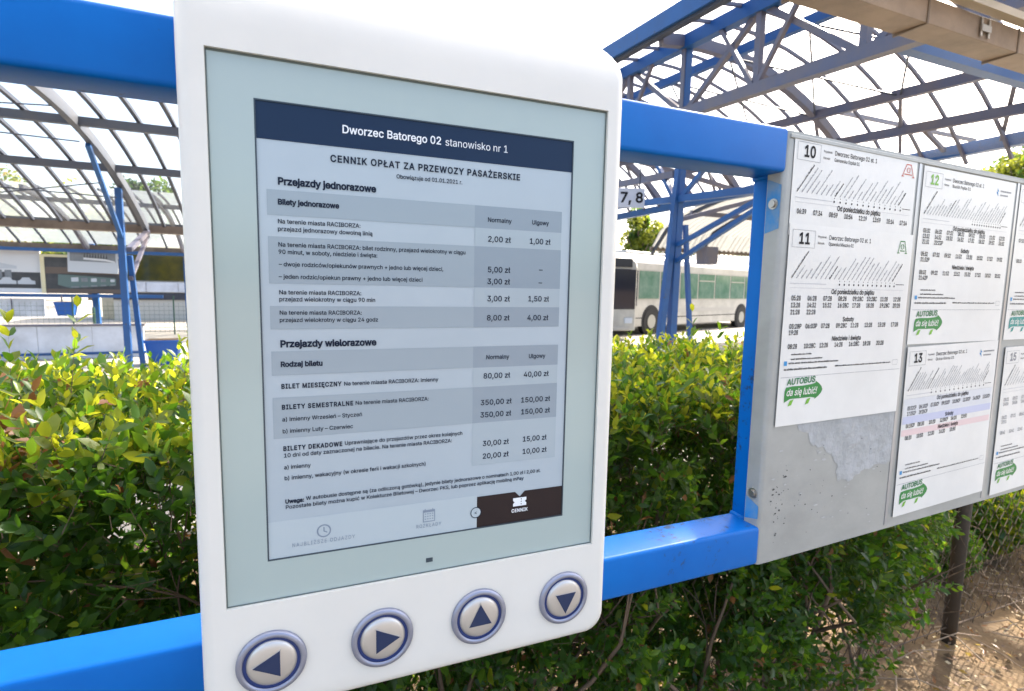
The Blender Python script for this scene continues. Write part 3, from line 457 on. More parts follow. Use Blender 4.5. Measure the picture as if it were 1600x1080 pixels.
def sheet(num, dest, u, z, rot, y, H, W=.287, **kw):
    pos = Matrix.Rotation(BR, 4, 'Z') @ Vector((u, y, z))
    t = thing('timetable_sheet', kw['label'], 'timetable', (pos.x, pos.y, pos.z+BASE), 0, 'timetable sheets on the notice board')
    t.rotation_euler = (Matrix.Rotation(BR, 3, 'Z') @ Matrix.Rotation(-rot, 3, 'Y')).to_euler()
    k = MB(); nx = 8; nz = 8; vs = []; 
    for j in range(nz+1):
        for i in range(nx+1):
            a, b = i/nx, j/nz; wv = -.0005*math.sin(a*5+num)*math.sin(b*4)
            vs.append((a*W, wv*0-.0002*math.sin(PI*a), -b*H))
    k.add(vs, [(j*(nx+1)+i, (j+1)*(nx+1)+i, (j+1)*(nx+1)+i+1, j*(nx+1)+i+1) for j in range(nz) for i in range(nx)])
    k.box(.0, W, .0000, .0002, -H, 0)
    k.build('paper', M_paper, t, flip=None)
    y1 = -.0005
    # number frame and number
    k = MB()
    for b in ((6, 54, 8, 8.5), (6, 54, 32, 32.5), (6, 6.6, 8, 32.5), (53.5, 54, 8, 32.5)): k.rect(mm(b[0]), mm(b[1]), -mm(b[3]), -mm(b[2]), y1)
    k.build('number_frame', M_greyink, t, flip=None)
    k = MB(); text(k, str(num), mm(19), -mm(27), .0148, y1, width=mm(25), bold=13); k.build('route_number', kw.get('nm', M_ink), t, flip=None)
    k = MB(); text(k, "Dworzec Batorego 02 st. 1", mm(84), -mm(18.5), .0062, y1, width=mm(99), bold=3); text(k, dest, mm(84), -mm(27), .0048, y1, width=mm(58), bold=3)
    text(k, "Przystanek:", mm(60), -mm(17), .0032, y1, width=mm(19), bold=3); text(k, "Kierunek:", mm(60), -mm(26), .0032, y1, width=mm(15), bold=3)
    k.build('lettering', M_ink, t, flip=None)
    # slanted stop names, too small to read in the photograph
    k = MB(); kb = MB(); ns = kw.get('ns', 24); rs = random.Random(num*7)
    for i in range(ns):
        x0 = 11+i*(246/ns); ln = rs.uniform(16, 48)*(1 if i not in (0,) else 1); ln = 50 if i == 0 else ln; ln = min(ln, 52)
        ang = R(50); th = 1.15 if i in (0, 8, ns-1) else .85; pos_ = 0
        tgt = kb if i in (0, 8, ns-1) else k
        while pos_ < ln:
            seg = rs.uniform(3.5, 9); e = min(pos_+seg, ln)
            # a word: a row of small upright strokes
            a = pos_
            while a < e:
                wd_ = rs.choice((.7, .9, 1.1)); hh = rs.choice((.9, 1.0, 1.5))*th*1.6
                px, pz = x0+a*math.cos(ang), -76+a*math.sin(ang); c, s_ = math.cos(ang), math.sin(ang)
                P = [(px, pz), (px+wd_*c, pz+wd_*s_), (px+wd_*c-hh*s_, pz+wd_*s_+hh*c), (px-hh*s_, pz+hh*c)]
                tgt.poly([(mm(p[0]), mm(p[1])) for p in P], y1); a += wd_+.35
            pos_ = e+1.0
    stuff(k.build('stop_name_print', M_greyink, t, flip=None)); stuff(kb.build('stop_name_print', M_ink, t, flip=None))
    k = MB(); nd = 13
    for i in range(nd):
        cx, cz = kw.get('dx', 98)+i*((252-kw.get('dx', 98))/(nd-1)), -83
        k.poly([(mm(cx+1.5*math.cos(a)), mm(cz+1.6*math.sin(a))) for a in np.linspace(0, 2*PI, 9)[:-1]], y1)
        k.rect(mm(cx-.5), mm(cx+.5), mm(cz+4), mm(cz+5.6), y1)
    k.rect(mm(256), mm(278), mm(-80.6), mm(-79.8), y1); k.build('route_dots', M_ink, t, flip=None)
    k = MB(); k.rect(mm(8), mm(86), mm(-83.4), mm(-82.6), y1); k.rect(mm(8), mm(278), mm(-89.4), mm(-89), y1); k.build('rule', M_faint, t, flip=None)
    k = MB(); kt = MB(); zz = kw.get('z0', 97)
    text(kt, "Od poniedziałku do piątku", mm(99), -mm(zz), .0068, y1-.0001, width=mm(103), bold=9)
    cols = [13+i*34.3 for i in range(8)]
    def row(ts, z_):
        for i, s_ in enumerate(ts):
            if s_: text(k, s_, mm(cols[i]), -mm(z_), .0066, y1-.0001, width=mm(20 if len(s_) == 5 else 26), bold=8)
    for b in kw.get('bands', ()):
        kk = MB(); kk.rect(mm(2), mm(285), -mm(b[1]), -mm(b[0]), y1+.00015); kk.build('colour_band', b[2], t, flip=None)
    for r_ in kw['rows']:
        if isinstance(r_[1], str): text(kt, r_[1], mm(144)-mm(r_[2]/2), -mm(r_[0]), .0066, y1-.0001, width=mm(r_[2]), bold=9)
        else: row(r_[1], r_[0])
    k.build('departure_times', kw.get('tm', M_ink), t, flip=None); kt.build('lettering', M_ink, t, flip=None)
    if kw.get('foot'):
        f0 = kw['foot']; k = MB()
        def words(x0, x1, z_, hh, sd_):
            rs2 = random.Random(sd_); x = x0
            while x < x1:
                e = min(x1, x+rs2.uniform(3, 9)); a = x
                while a < e: k.rect(mm(a), mm(a+.9), -mm(z_), -mm(z_-hh*rs2.choice((.7, .7, 1))), y1); a += 1.25
                x = e+1.3
        words(22, 66, f0-22, 2.4, 1); words(22, 90, f0-15, 2.4, 2); words(18, 128, f0-9, 2.6, 3); words(9, 102, f0, 3, 4); words(122, 262, f0-1, 2.4, 5)
        k.build('small_print', M_ink, t, flip=None)
        k = MB(); k.rect(mm(8), mm(14.5), -mm(f0-7), -mm(f0-13.5), y1); k.build('note_box', M_bluebox, t, flip=None)
        k = MB(); k.rect(mm(3), mm(W*1000-3), -mm(f0+10.4), -mm(f0+9.9), y1)
        for b in ((267, 281, f0-6, f0-5.6), (267, 281, f0+2, f0+2.4), (267, 267.4, f0-6, f0+2.4), (280.6, 281, f0-6, f0+2.4)): k.rect(mm(b[0]), mm(b[1]), -mm(b[3]), -mm(b[2]), y1)
        k.build('rule', M_greyink, t, flip=None)
        logo(t, mm(14), -mm(f0+43), .083, kw.get('teal', False), y1)
    mk = kw.get('mark')
    if mk in ('red', 'green'):
        mt = M_red if mk == 'red' else M_green; k = MB(); a, b, c, d = (247, 281, 259, 270) if mk == 'red' else (252, 278, 259, 270)
        def line(p, q_, wd_):
            p = Vector(p); q_ = Vector(q_); nn = (q_-p).normalized(); nn = Vector((-nn.y, nn.x))*wd_/2
            k.poly([tuple(v/1000) for v in (p-nn, q_-nn, q_+nn, p+nn)], y1)
        line((a+2, -30), (c, -11), 1.5); line((d, -11), (b-2, -30), 1.5); line((c, -11.5), (d, -11.5), 1.5); line((a, -30), (a+6, -30), 1.4); line((b-6, -30), (b, -30), 1.4)
        line((a+7, -26.5), (b-7, -26.5), 1.6)
        for q0 in (0, 1, 2, 3, 4, 5): line((264.5+5*math.cos(q0), -20+4*math.sin(q0)), (264.5+5*math.cos(q0+1), -20+4*math.sin(q0+1)), .9)
        line((262, -22), (262, -17), .9); line((267, -22), (267, -17), .9)
        k.build('route_emblem', mt, t, flip=None)
    else:
        k = MB(); k.poly([tuple(v/1000 for v in p) for p in ((229, -14), (235, -20), (231, -20), (234, -29), (226, -21), (230, -21))], y1); k.build('operator_emblem', M_bluebox, t, flip=None)
        k = MB()
        for a, b, z_ in ((240, 276, 20), (240, 266, 27)):
            x = a
            while x < b: k.rect(mm(x), mm(x+1.5), -mm(z_), -mm(z_-2.8), y1); x += 2.1
        k.build('small_print', M_greyink, t, flip=None)
    return t
hh = lambda s: s.split()
sheet(10, "Gamowska Szpital 01", .015, .248, 0, -.0011, .135, mark='red', label='white sheet headed 10 with a red emblem, top left of the board', dx=91,
      rows=[(105, hh("06:39 07:34 08:59 10:54 12:19 13:59 15:14 17:14"))], z0=95)
sheet(11, "Opawska Mieszko 01", .016, .129, 0, -.0022, .290, W=.292, mark='green', label='white sheet headed 11 with a green emblem, below the sheet headed 10', dx=116, foot=208,
      rows=[(107, hh("05:28 06:28 07:28 08:28 09:28C 10:28C 11:28 12:28")), (117, hh("13:28 14:32 15:32 16:28C 17:28 18:28 19:28C 20:28")), (127, hh("21:28 22:28")), (138, "Soboty", 27),
            (147.5, hh("05:28P 06:03P 07:28 09:28C 11:28 13:28 15:28 17:28")), (156.5, hh("19:28")), (167, "Niedziele i święta", 70), (176.5, hh("08:28 10:28C 12:28 14:28 16:28C 18:28 20:28"))])
sheet(12, "Sudół Pętla 01", .322, .2405, 0, -.0011, .29, W=.292, nm=M_lgreen, label='white sheet headed 12 in pale green, top of the middle column', dx=158, ns=30, foot=222,
      rows=[(105, hh("05:32 06:32 07:32 08:32 09:32 10:32 11:32 12:32")), (114, hh("13:32 14:32 15:32 16:32 17:32 18:32 19:32 20:32")), (123, hh("21:32 22:22P")), (133, "Soboty", 27),
            (143, hh("05:32 07:32 09:32 11:32 13:32 15:32 17:32 19:32")), (152, hh("21:32P")), (162, "Niedziele i święta", 70), (173, hh("08:02 09:22 11:52 13:32 15:32 17:32 18:32 20:22")), (182, hh("21:42P"))])
sheet(13, "Ocice Górna 01", .324, -.054, .016, -.0024, .297, W=.29, label='white sheet headed 13 with lilac and pink bands, bottom of the middle column', dx=80, ns=34, foot=229,
      bands=[(90, 120, M_greyband), (120, 133, M_lilac), (143, 154, M_pink)],
      rows=[(109, hh("05:32CP 06:10CP 07:30CP 09:20CP 10:20CP 12:30CP 14:20CP 15:50CP")), (118.5, hh("17:25CP 19:25CP")), (130, "Soboty", 27), (140, hh("06:10CP 08:20 10:20 12:30CP 14:20 15:50")), (151, "Niedziele i święta", 66), (161, hh("08:20 10:50 12:30 14:20 15:50"))])
sheet(14, "Studzienna 01", .634, .2405, 0, -.0011, .29, W=.292, label='white sheet with a teal bus emblem, top right of the board at the picture edge', dx=110, foot=222, teal=True,
      rows=[(105, hh("07:10 09:10 11:10 13:10 15:10")), (133, "Soboty", 27), (143, hh("08:10 12:10"))])
sheet(15, "Markowice 01", .645, -.064, .016, -.0024, .297, W=.29, nm=M_greyink, tm=M_greyink, label='white sheet headed 15 in grey, bottom right of the board at the picture edge', dx=110, foot=222,
      rows=[(107, hh("05:21 06:21 07:21 08:21 09:21")), (116, hh("14:06 15:06 16:06")), (133, "Soboty", 27), (143, hh("06:21 07:21 08:41")), (152, hh("10:11")), (163, "Niedziele i święta", 66), (174, hh("08:41 10:41 12:41"))])
# ------------------------------------------------------------------ information terminal
T = thing('information_terminal', 'white passenger information terminal showing a ticket price list above four round buttons', 'info terminal', (-.47, -.06, BASE), -.0158)
def outline(n_arc=10, inset=0, x0=-.237, x1=.168, z0=-.359, z1=.292, rt=.040, rb=.022):
    P = []
    for cx, cz, r_, a0 in ((x1-rt, z1-rt, rt, 0), (x0+rt, z1-rt, rt, PI/2), (x0+rb, z0+rb, rb, PI), (x1-rb, z0+rb, rb, 1.5*PI)):
        for i in range(n_arc+1):
            a = a0+PI/2*i/n_arc; P.append((cx+(r_-inset)*math.cos(a), cz+(r_-inset)*math.sin(a)))
    Q = []                                          # subdivide the straight runs
    for i in range(len(P)):
        a, b = P[i], P[(i+1) % len(P)]; L = math.dist(a, b); k_ = max(1, int(L/.03))
        for j in range(k_): Q.append((a[0]+(b[0]-a[0])*j/k_, a[1]+(b[1]-a[1])*j/k_))
    return Q
GX0, GX1, GZ0, GZ1 = -.2158, .1473, -.2506, .2141
SX0, SX1, SZ0, SZ1 = -.181, .1096, -.2125, .1798
O = outline(); N_ = len(O)
def topy(z): return .026*max(0, (z-.238)/.054)**2
def inset_to(P, d):
    cx, cz = -.0345, -.0365
    return [(cx+(x-cx)*(1-d/.2025), cz+(z-cz)*(1-d/.32)) for x, z in P]
def onrect(P):
    cx, cz = (GX0+GX1)/2, (GZ0+GZ1)/2; hx, hz = (GX1-GX0)/2, (GZ1-GZ0)/2; Q = []
    for x, z in P: Q.append([min(max(x, GX0), GX1), min(max(z, GZ0), GZ1)])
    return Q
# make every outline point land on the opening edge: clamp works because the opening lies well inside
rings = []
rings.append([(x, .0585, z) for x, z in inset_to(O, .004)])
rings.append([(x, .055, z) for x, z in O])
rings.append([(x, .012+min(.02, topy(z)), z) for x, z in O])
for a in (20, 42, 65, 90):
    P = inset_to(O, .010*(1-math.cos(R(a)))); rings.append([(x, .012-.012*math.sin(R(a))+topy(z)*.98, z) for x, z in P])
inn = onrect(inset_to(O, .0))
base = inset_to(O, .010)
for t in (.12, .25, .4, .55, .7, .85, 1):
    rings.append([(a[0]+(b[0]-a[0])*t, topy(a[1]+(b[1]-a[1])*t), a[1]+(b[1]-a[1])*t) for a, b in zip(base, inn)])
rings.append([(p[0], .0065, p[2]) for p in rings[-1]])
m = MB(); vs = [p for r_ in rings for p in r_]
fs = [(i*N_+k, i*N_+(k+1) % N_, (i+1)*N_+(k+1) % N_, (i+1)*N_+k) for i in range(len(rings)-1) for k in range(N_)]
fs.append(tuple(range(N_)))
m.add(vs, fs); o = m.build('body', M_white_plastic, T); 
bm = bmesh.new(); bm.from_mesh(o.data); bmesh.ops.remove_doubles(bm, verts=bm.verts, dist=1e-5); bmesh.ops.recalc_face_normals(bm, faces=bm.faces); bm.to_mesh(o.data); bm.free()
smooth_sharp(o, 40)
# glass border: a pane with the display opening
M_glass_b = mat('grey_green_glass_border', (.37, .45, .445), .16, coat=.5, spec=.5)
M_edge = mat('dark_screen_edge', (.03, .05, .07), .4)
gy = .0038
m = MB()
for b in ((GX0, SX0, GZ0, GZ1), (SX1, GX1, GZ0, GZ1), (SX0, SX1, SZ1, GZ1), (SX0, SX1, GZ0, SZ0)): m.rect(b[0], b[1], b[2], b[3], gy)
me = m.build('glass_border', M_glass_b, T, flip=None)
m = MB(); m.box(GX0+.0001, GX1-.0001, .0058, .0075, GZ0+.0001, GZ1-.0001); m.build('backing', M_edge, T)
m = MB()
for b in ((SX0-.0012, SX0, SZ0-.0012, SZ1+.0012), (SX1, SX1+.0012, SZ0-.0012, SZ1+.0012), (SX0, SX1, SZ1, SZ1+.0012), (SX0, SX1, SZ0-.0012, SZ0)): m.box(b[0], b[1], gy-.0001, .0056, b[2], b[3])
m.build('screen_edge', M_edge, T, flip=None)
M_scr = mat('electronic_paper', (.40, .475, .54), .25, coat=.3, noise_amt=.08, nscale=3)
M_row = mat('grey_row', (.285, .35, .405), .25, coat=.3); M_row2 = mat('darker_grey_row', (.24, .30, .36), .25, coat=.3); M_lrow = mat('light_price_column', (.34, .41, .465), .25, coat=.3)
M_navy = mat('navy_header', (.006, .022, .062), .3, spec=.25); M_tab = mat('black_tab', (.022, .014, .016), .3, spec=.25)
M_strip = mat('footer_strip', (.42, .495, .545), .25, coat=.3)
M_scrink = mat('display_ink', (.006, .014, .035), .5, spec=.2); M_scrgrey = mat('display_grey_ink', (.20, .25, .33), .4); M_scrwhite = mat('display_white_ink', (.78, .82, .88), .4)
D = None
sy = .0048
m = MB(); m.box(SX0, SX1, sy, .0056, SZ0, SZ1); disp = m.build('display', M_scr, T)
def drect(name, mt, x0, x1, z0, z1, dy=.00025): k = MB(); k.rect(x0, x1, z0, z1, sy-dy); return k.build(name, mt, disp, flip=None)
drect('header_bar', M_navy, SX0, SX1, .150, SZ1)
for z0, z1 in ((.089, .110), (.032, .0715), (-.007, .013), (-.047, -.026), (-.103, -.0665)):
    drect('table_row', M_row, -.1745, .0068, z0, z1); drect('price_cell', M_row2, .0068, .0998, z0, z1)
for z0, z1 in ((.0715, .089), (.013, .032), (-.0665, -.047), (-.147, -.103)): drect('price_cell', M_lrow, .0068, .0998, z0, z1)
drect('footer_strip', M_strip, SX0, .0128, SZ0, -.1785)
k = MB(); k.poly([(.0128, SZ0), (SX1, SZ0), (SX1, -.180), (.0655, -.180), (.060, -.1855), (.0545, -.180), (.0128, -.180)], sy-.0003); k.build('active_tab', M_tab, disp, flip=None)
ty = sy-.00055
inks = {'d': M_scrink, 'w': M_scrwhite, 'g': M_scrgrey}
for s_, x, z, wd, cap, st, c in SCREEN:
    k = MB(); bold = {'r': 6.5, 'm': 7, 's': 13, 'b': 18, 'bs': 16}[st]; track = {'s': 34, 'bs': 40}.get(st, 0)
    if c == 'w' and st == 'r': bold = 0
    if c == 'g': bold = 2; track = 60
    text(k, s_, x/1000, z/1000, cap/1000, ty, width=wd/1000, bold=bold, track=track); k.build('lettering', inks[c], disp, flip=None)
def ring_mesh(k, cx, cz, r0, r1, y, n=28):
    vs = [(cx+r_*math.cos(2*PI*i/n), y, cz+r_*math.sin(2*PI*i/n)) for r_ in (r0, r1) for i in range(n)]
    k.add(vs, [(i, (i+1) % n, n+(i+1) % n, n+i) for i in range(n)])
k = MB(); cx, cz = -.1346, -.1927; ring_mesh(k, cx, cz, .0050, .0062, ty); k.rect(cx-.0005, cx+.0005, cz-.0003, cz+.0036, ty); k.poly([(cx-.0003, cz+.0003), (cx-.0003, cz-.0008), (cx+.0028, cz-.0022), (cx+.0028, cz-.0012)], ty); k.build('clock_symbol', M_scrgrey, disp, flip=None)
k = MB(); cx, cz = -.0368, -.1922
for b in ((-.006, .006, .0034, .0058), (-.006, -.0053, -.0058, .0034), (.0053, .006, -.0058, .0034), (-.006, .006, -.0064, -.0057), (-.0042, -.0034, .0058, .0070), (.0034, .0042, .0058, .0070)): k.rect(cx+b[0], cx+b[1], cz+b[2], cz+b[3], ty)
for i in range(4):
    for j in range(3): k.rect(cx-.0042+i*.0024, cx-.0030+i*.0024, cz+.0014-j*.0026, cz+.0022-j*.0026, ty)
k.build('calendar_symbol', M_scrgrey, disp, flip=None)
k = MB(); cx, cz = .060, -.1912; k.poly([(cx-.0075, cz-.0045), (cx+.0075, cz-.0045), (cx+.0075, cz-.0016), (cx+.0058, cz), (cx+.0075, cz+.0016), (cx+.0075, cz+.0045), (cx-.0075, cz+.0045), (cx-.0075, cz+.0016), (cx-.0058, cz), (cx-.0075, cz-.0016)], ty); k.build('ticket_symbol', M_scrwhite, disp, flip=None)
k = MB()
for z in (-.0032, -.0005, .0022): k.rect(cx+.0012, cx+.0021, cz+z, cz+z+.0013, ty-.0001)
k.build('ticket_perforation', M_tab, disp, flip=None)
k = MB(); cx, cz = .0117, -.1963; k.poly([(cx+.0050*math.cos(a), cz+.0050*math.sin(a)) for a in np.linspace(0, 2*PI, 25)[:-1]], ty); k.build('arrow_disc', M_strip, disp, flip=None)
k = MB(); ring_mesh(k, cx, cz, .0050, .0058, ty-.0001); text(k, "<", cx-.0019, cz-.0017, .0036, ty-.0001, bold=6); k.build('arrow_disc_mark', M_scrink, disp, flip=None)
M_recess_shadow = mat('recess_shadow_grey', (.10, .13, .13), .6)  # shadow of the glass recess, painted as thin dark strips round the pane
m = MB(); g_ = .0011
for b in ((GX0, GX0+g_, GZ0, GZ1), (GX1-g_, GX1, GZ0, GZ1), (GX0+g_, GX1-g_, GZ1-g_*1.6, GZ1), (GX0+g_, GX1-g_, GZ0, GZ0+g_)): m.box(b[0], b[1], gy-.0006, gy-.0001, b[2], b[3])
m.build('recess_shadow_line', M_recess_shadow, T, flip=None)
m = MB(); m.box(-.0398, -.0331, gy-.0004, gy+.001, -.2402, -.2360); m.build('light_sensor', M_edge, T)
# round buttons
M_ringm = mat('button_bezel', (.30, .32, .42), .4, metal=.75); M_groove = mat('button_blue_ring', (.012, .035, .16), .4); M_cap = mat('brushed_button_cap', (.58, .56, .55), .42, metal=.8, bump=.03, bscale=500); M_arrow = mat('button_arrow', (.006, .02, .075), .5)
M_arrowedge = mat('arrow_edge', (.6, .58, .56), .3, metal=.7)
for i, d in enumerate(('left', 'right', 'up', 'down')):
    cx, cz = -.181+i*.098, -.3064
    m = MB(); m.lathe_y(cx, cz, [(.0215, -.0012), (.0205, -.0030), (.0185, -.0042), (.015, -.0050), (.010, -.0055), (.005, -.0057), (.0008, -.0058)], 56)
    b_ = m.build('button', M_cap, T, smooth=True); b_['label'] = 'round metal push button with a dark blue arrow pointing '+d
    m = MB(); m.lathe_y(cx, cz, [(.0296, .0004), (.0294, -.0020), (.0284, -.0034), (.0262, -.0040), (.0246, -.0038), (.0240, -.0024)], 56); m.f.pop(); o = m.build('bezel', M_ringm, b_, smooth=True)
    m = MB(); m.lathe_y(cx, cz, [(.0244, -.0018), (.0206, -.0018)], 56); m.f.pop(); m.build('blue_ring', M_groove, b_, flip=None)
    a0 = {'left': PI, 'right': 0, 'up': PI/2, 'down': -PI/2}[d]
    def tri(r_, yy, nm, mt, th):
        m = MB(); m.slab([(cx+r_*1.0*math.cos(a0+a)*q_, cz+r_*math.sin(a0+a)*q_) for a, q_ in ((0, 1.12), (2*PI/3, 1), (-2*PI/3, 1))], yy, th); m.build(nm, mt, b_)
    tri(.0152, -.0050, 'arrow_rim', M_arrowedge, .0008); tri(.0139, -.0054, 'arrow', M_arrow, .0009)
# ------------------------------------------------------------------ station canopies
M_clear = mat('clear_roof_sheet', (.75, .80, .85), .15, alpha=.16)
M_milky = mat('milky_roof_sheet', (.45, .48, .50), .4, trans=.5, trcol=(.5, .52, .52), noise_amt=.3, nscale=2, alpha=.75)
M_bluegrey = mat('blue_grey_rib_paint', (.075, .088, .115), .5, noise_amt=.5, nscale=3, col2=(.11, .105, .10))
M_hazy = mat('hazy_roof_sheet', (.6, .6, .6), .4, trans=.6, trcol=(.9, .9, .88), alpha=.75)
M_smoky = mat('dusty_clear_sheet', (.36, .42, .48), .4, trans=.4, trcol=(.5, .55, .58), noise_amt=.5, nscale=1.5, alpha=.55)
M_corr = mat('pale_corrugated_sheet', (.36, .37, .37), .5, trans=.35, trcol=(.30, .30, .285), noise_amt=.5, nscale=1.2, col2=(.30, .28, .24))
M_tan = mat('tan_gutter_paint', (.30, .22, .16), .55, noise_amt=.4, nscale=2.5, bump=.08)
M_browngut = mat('brown_gutter', (.20, .15, .11), .6, noise_amt=.5, nscale=2)
M_white_wall = mat('white_panel', (.62, .66, .74), .5, noise_amt=.3, nscale=1.5)
def arcYZ(yc, zt, Rr, y, z_off=0): return zt-Rr+math.sqrt(max(0, Rr*Rr-(y-yc)**2))+z_off
def shelter_x(root, x0, x1, y0, y1, ztop, Rr, rib_dx, purl, mains, gut_w=.10, panel=True, xoff=0, ribw=.05, pm=None):
    """quarter barrel canopy: high edge near (y0), low gutter far (y1), long axis along x"""
    ys = np.linspace(y0, y1, 13); zf = lambda y: arcYZ(y0, ztop, Rr, y)
    xs = np.arange(x0+xoff, x1, rib_dx)
    for x in xs:
        k = MB(); k.sweep([(x, y, zf(y)+.02) for y in ys], ribw, ribw, (1, 0, 0)); k.build('rib', M_darkrib, root)
    if panel:
        edges = [x0]+list(xs)+[x1]
        for i in range(len(edges)-1):
            if edges[i+1]-edges[i] < .02: continue
            k = MB(); q = ys[::2]; vs = [(x, y, zf(y)+.055) for y in q for x in (edges[i]+.01, edges[i+1]-.01)]
            k.add(vs, [(2*j, 2*j+1, 2*j+3, 2*j+2) for j in range(len(q)-1)]); k.build('roof_panel', pm or M_clear, root, flip=None)
    for y in purl:
        k = MB(); k.beam((x0, y, zf(y)-.06), (x1, y, zf(y)-.06), .09, .11, (0, 1, 0)); k.build('purlin', M_bluegrey, root)
    for x in mains:
        k = MB(); k.sweep([(x, y, zf(y)-.07) for y in ys], .08, .15, (1, 0, 0)); k.build('main_rib', M_bluegrey, root)
    k = MB(); z = zf(y1)-.03
    for b in ((y1, y1+.30, z-.09, z-.07), (y1, y1+.02, z-.07, z+.05), (y1+.28, y1+.30, z-.07, z+.05)): k.box(x0, x1, *b)
    k.build('gutter', M_browngut, root)
# shelter on the left, first row
sA = thing('platform_canopy', 'nearer arched glazed canopy with blue column, left of the terminal above the hedge', 'canopy', (-3.1, 11, 0))
def sub(root): return root
def shelterA():
    r = sA; ox, oy = 3.1, -11
    shelter_x(r, -5.2+0, 4.2, 7.0+oy, 12.1+oy, 3.78, 11.9, .41, [8.4+oy, 10.0+oy], [0.0, ], xoff=.16, panel=True)
    # column of two splayed legs with braces
    c = .0
    k = MB(); k.beam((c-.05, 10.5+oy, .0), (c-.05, 10.45+oy, 3.1), .095, .095, (1, 0, 0)); k.build('column', M_steelblue, r)
    k = MB(); k.beam((c+.07, 10.9+oy, .0), (c+.02, 10.62+oy, 2.0), .075, .075, (1, 0, 0)); k.build('leg', M_steelblue, r)
    k = MB(); k.beam((c-.04, 10.42+oy, 2.3), (c-.02, 8.9+oy, 3.45), .06, .06, (1, 0, 0)); k.build('brace', M_steelblue, r)
    k = MB(); k.beam((c+.02, 10.6+oy, 2.1), (c+.02, 12.05+oy, 2.52), .08, .08, (1, 0, 0)); k.build('brace', M_steelgrey, r)
    k = MB(); k.beam((c+.02, 10.6+oy, 1.6), (c+.02, 12.05+oy, 2.45), .06, .06, (1, 0, 0)); k.build('brace', M_steelgrey, r)
    for p, q in (((-5, 7.4+oy, 3.3), (0, 8.5+oy, 3.4)), ((-5, 8.6+oy, 3.5), (0, 7.6+oy, 3.6)), ((-5, 9.0+oy, 2.9), (0, 10.1+oy, 2.9)), ((-5, 10.4+oy, 2.2), (0, 9.3+oy, 3.0))):
        k = MB(); k.tube([p, q], .010, 4); k.build('tie_rod', M_darkrib, r)
shelterA()
sB = thing('platform_canopy', 'farther arched canopy behind the first, carrying the hung photo boards', 'canopy', (-7, 20, 0))
def shelterB():
    r = sB; ox, oy = 7, -20
    shelter_x(r, -6, 8, 15.6+oy, 20.0+oy, 3.72, 9.2, .62, [16.9+oy, 18.5+oy], [.8, 3.35, -2.4], xoff=.2, panel=True, pm=M_smoky, ribw=.045)
    for x in (-2.4, .8, 3.35):
        k = MB(); k.beam((x, 20.5+oy, 0), (x, 20.35+oy, 2.75), .16, .16, (1, 0, 0)); k.build('column', M_steelblue, r)
        k = MB(); k.beam((x, 20.38+oy, 2.2), (x, 18.5+oy, 3.2), .07, .07, (1, 0, 0)); k.build('brace', M_steelgrey, r)
    k = MB(); k.beam((-6, 19.85+oy, 2.42), (8, 19.85+oy, 2.42), .10, .09); k.build('edge_beam', M_steelblue, r)
shelterB()
# hung photo boards (plain black and white scenes)
M_bframe = mat('board_white', (.66, .68, .72), .5); M_cream = mat('cream_frame', (.70, .64, .42), .5)
M_pdark = mat('photo_dark', (.03, .035, .045), .5, noise_amt=.6, nscale=3, col2=(.09, .09, .09)); M_pmid = mat('photo_mid_grey', (.16, .18, .21), .5, noise_amt=.5, nscale=5, col2=(.3, .32, .34)); M_plight = mat('photo_light', (.50, .54, .60), .5)
M_pgreen = mat('photo_bus_green', (.10, .16, .16), .4); M_pbrown = mat('photo_brown', (.12, .09, .075), .5)
b1 = thing('photo_board', 'large pale board with a black and white photograph of a pavilion and parked cars', 'photo board', (-10.0, 20.25, 1.12))
k = MB(); k.box(-1.4, 2.52, 0, .05, 0, 1.5); k.build('board', M_bframe, b1)
k = MB(); k.rect(-1.4, 2.5, .14, .62, -.004); k.build('dark_foreground', M_pdark, b1, flip=None)
k = MB()
for i in range(9): k.rect(-.1+i*.22, .06+i*.22, .42, .68, -.010)
k.build('glazed_front', M_pmid, b1, flip=None)
k = MB(); k.poly([(-.3, .72), (.95, .70), (1.95, .72), (1.95, .80), (1.0, 1.02), (-.3, .98)], -.008); k.build('flat_roof', M_plight, b1, flip=None)
for x in (.0, .5, 1.5, 1.95):
    k = MB(); k.poly([(x, .26), (x+.42, .26), (x+.42, .36), (x+.33, .38), (x+.28, .46), (x+.12, .46), (x+.06, .38), (x, .36)], -.012); k.build('parked_car_print', M_plight, b1, flip=None)
b2 = thing('photo_board', 'cream framed dark photo board showing a row of old buses', 'photo board', (-7.45, 20.15, 1.12))
k = MB(); k.box(0, 2.15, 0, .05, 0, 1.18); k.build('board', M_pdark, b2)
k = MB()
for b in ((0, .10, 0, 1.18), (.10, 2.15, 1.10, 1.18)): k.box(b[0], b[1], -.02, -.001, b[2], b[3])
k.build('frame', M_cream, b2)
k = MB(); k.rect(.11, 2.14, .01, .14, -.003); k.rect(.11, 2.14, .60, .80, -.003); k.build('brown_yard', M_pbrown, b2, flip=None)
for i in range(5):
    k = MB(); x = .72+i*.25; z = .16+i*.02; s = 1-.09*i
    k.poly([(x, z), (x+.24*s, z+.02), (x+.26*s, z+.34*s), (x+.18*s, z+.40*s), (x-.30*s, z+.42*s), (x-.32, z+.10)], -.008-.002*(5-i)); k.build('bus_print', M_pgreen, b2, flip=None)
    k = MB(); k.poly([(x+.02, z+.2*s), (x+.2*s, z+.21*s), (x+.2*s, z+.34*s), (x+.02, z+.33*s)], -.022); k.build('windscreen_print', M_pmid if i % 2 else M_plight, b2, flip=None)
    k = MB(); k.rect(x+.01, x+.2*s, z+.02, z+.06, -.022); k.build('bumper_print', M_pmid, b2, flip=None)
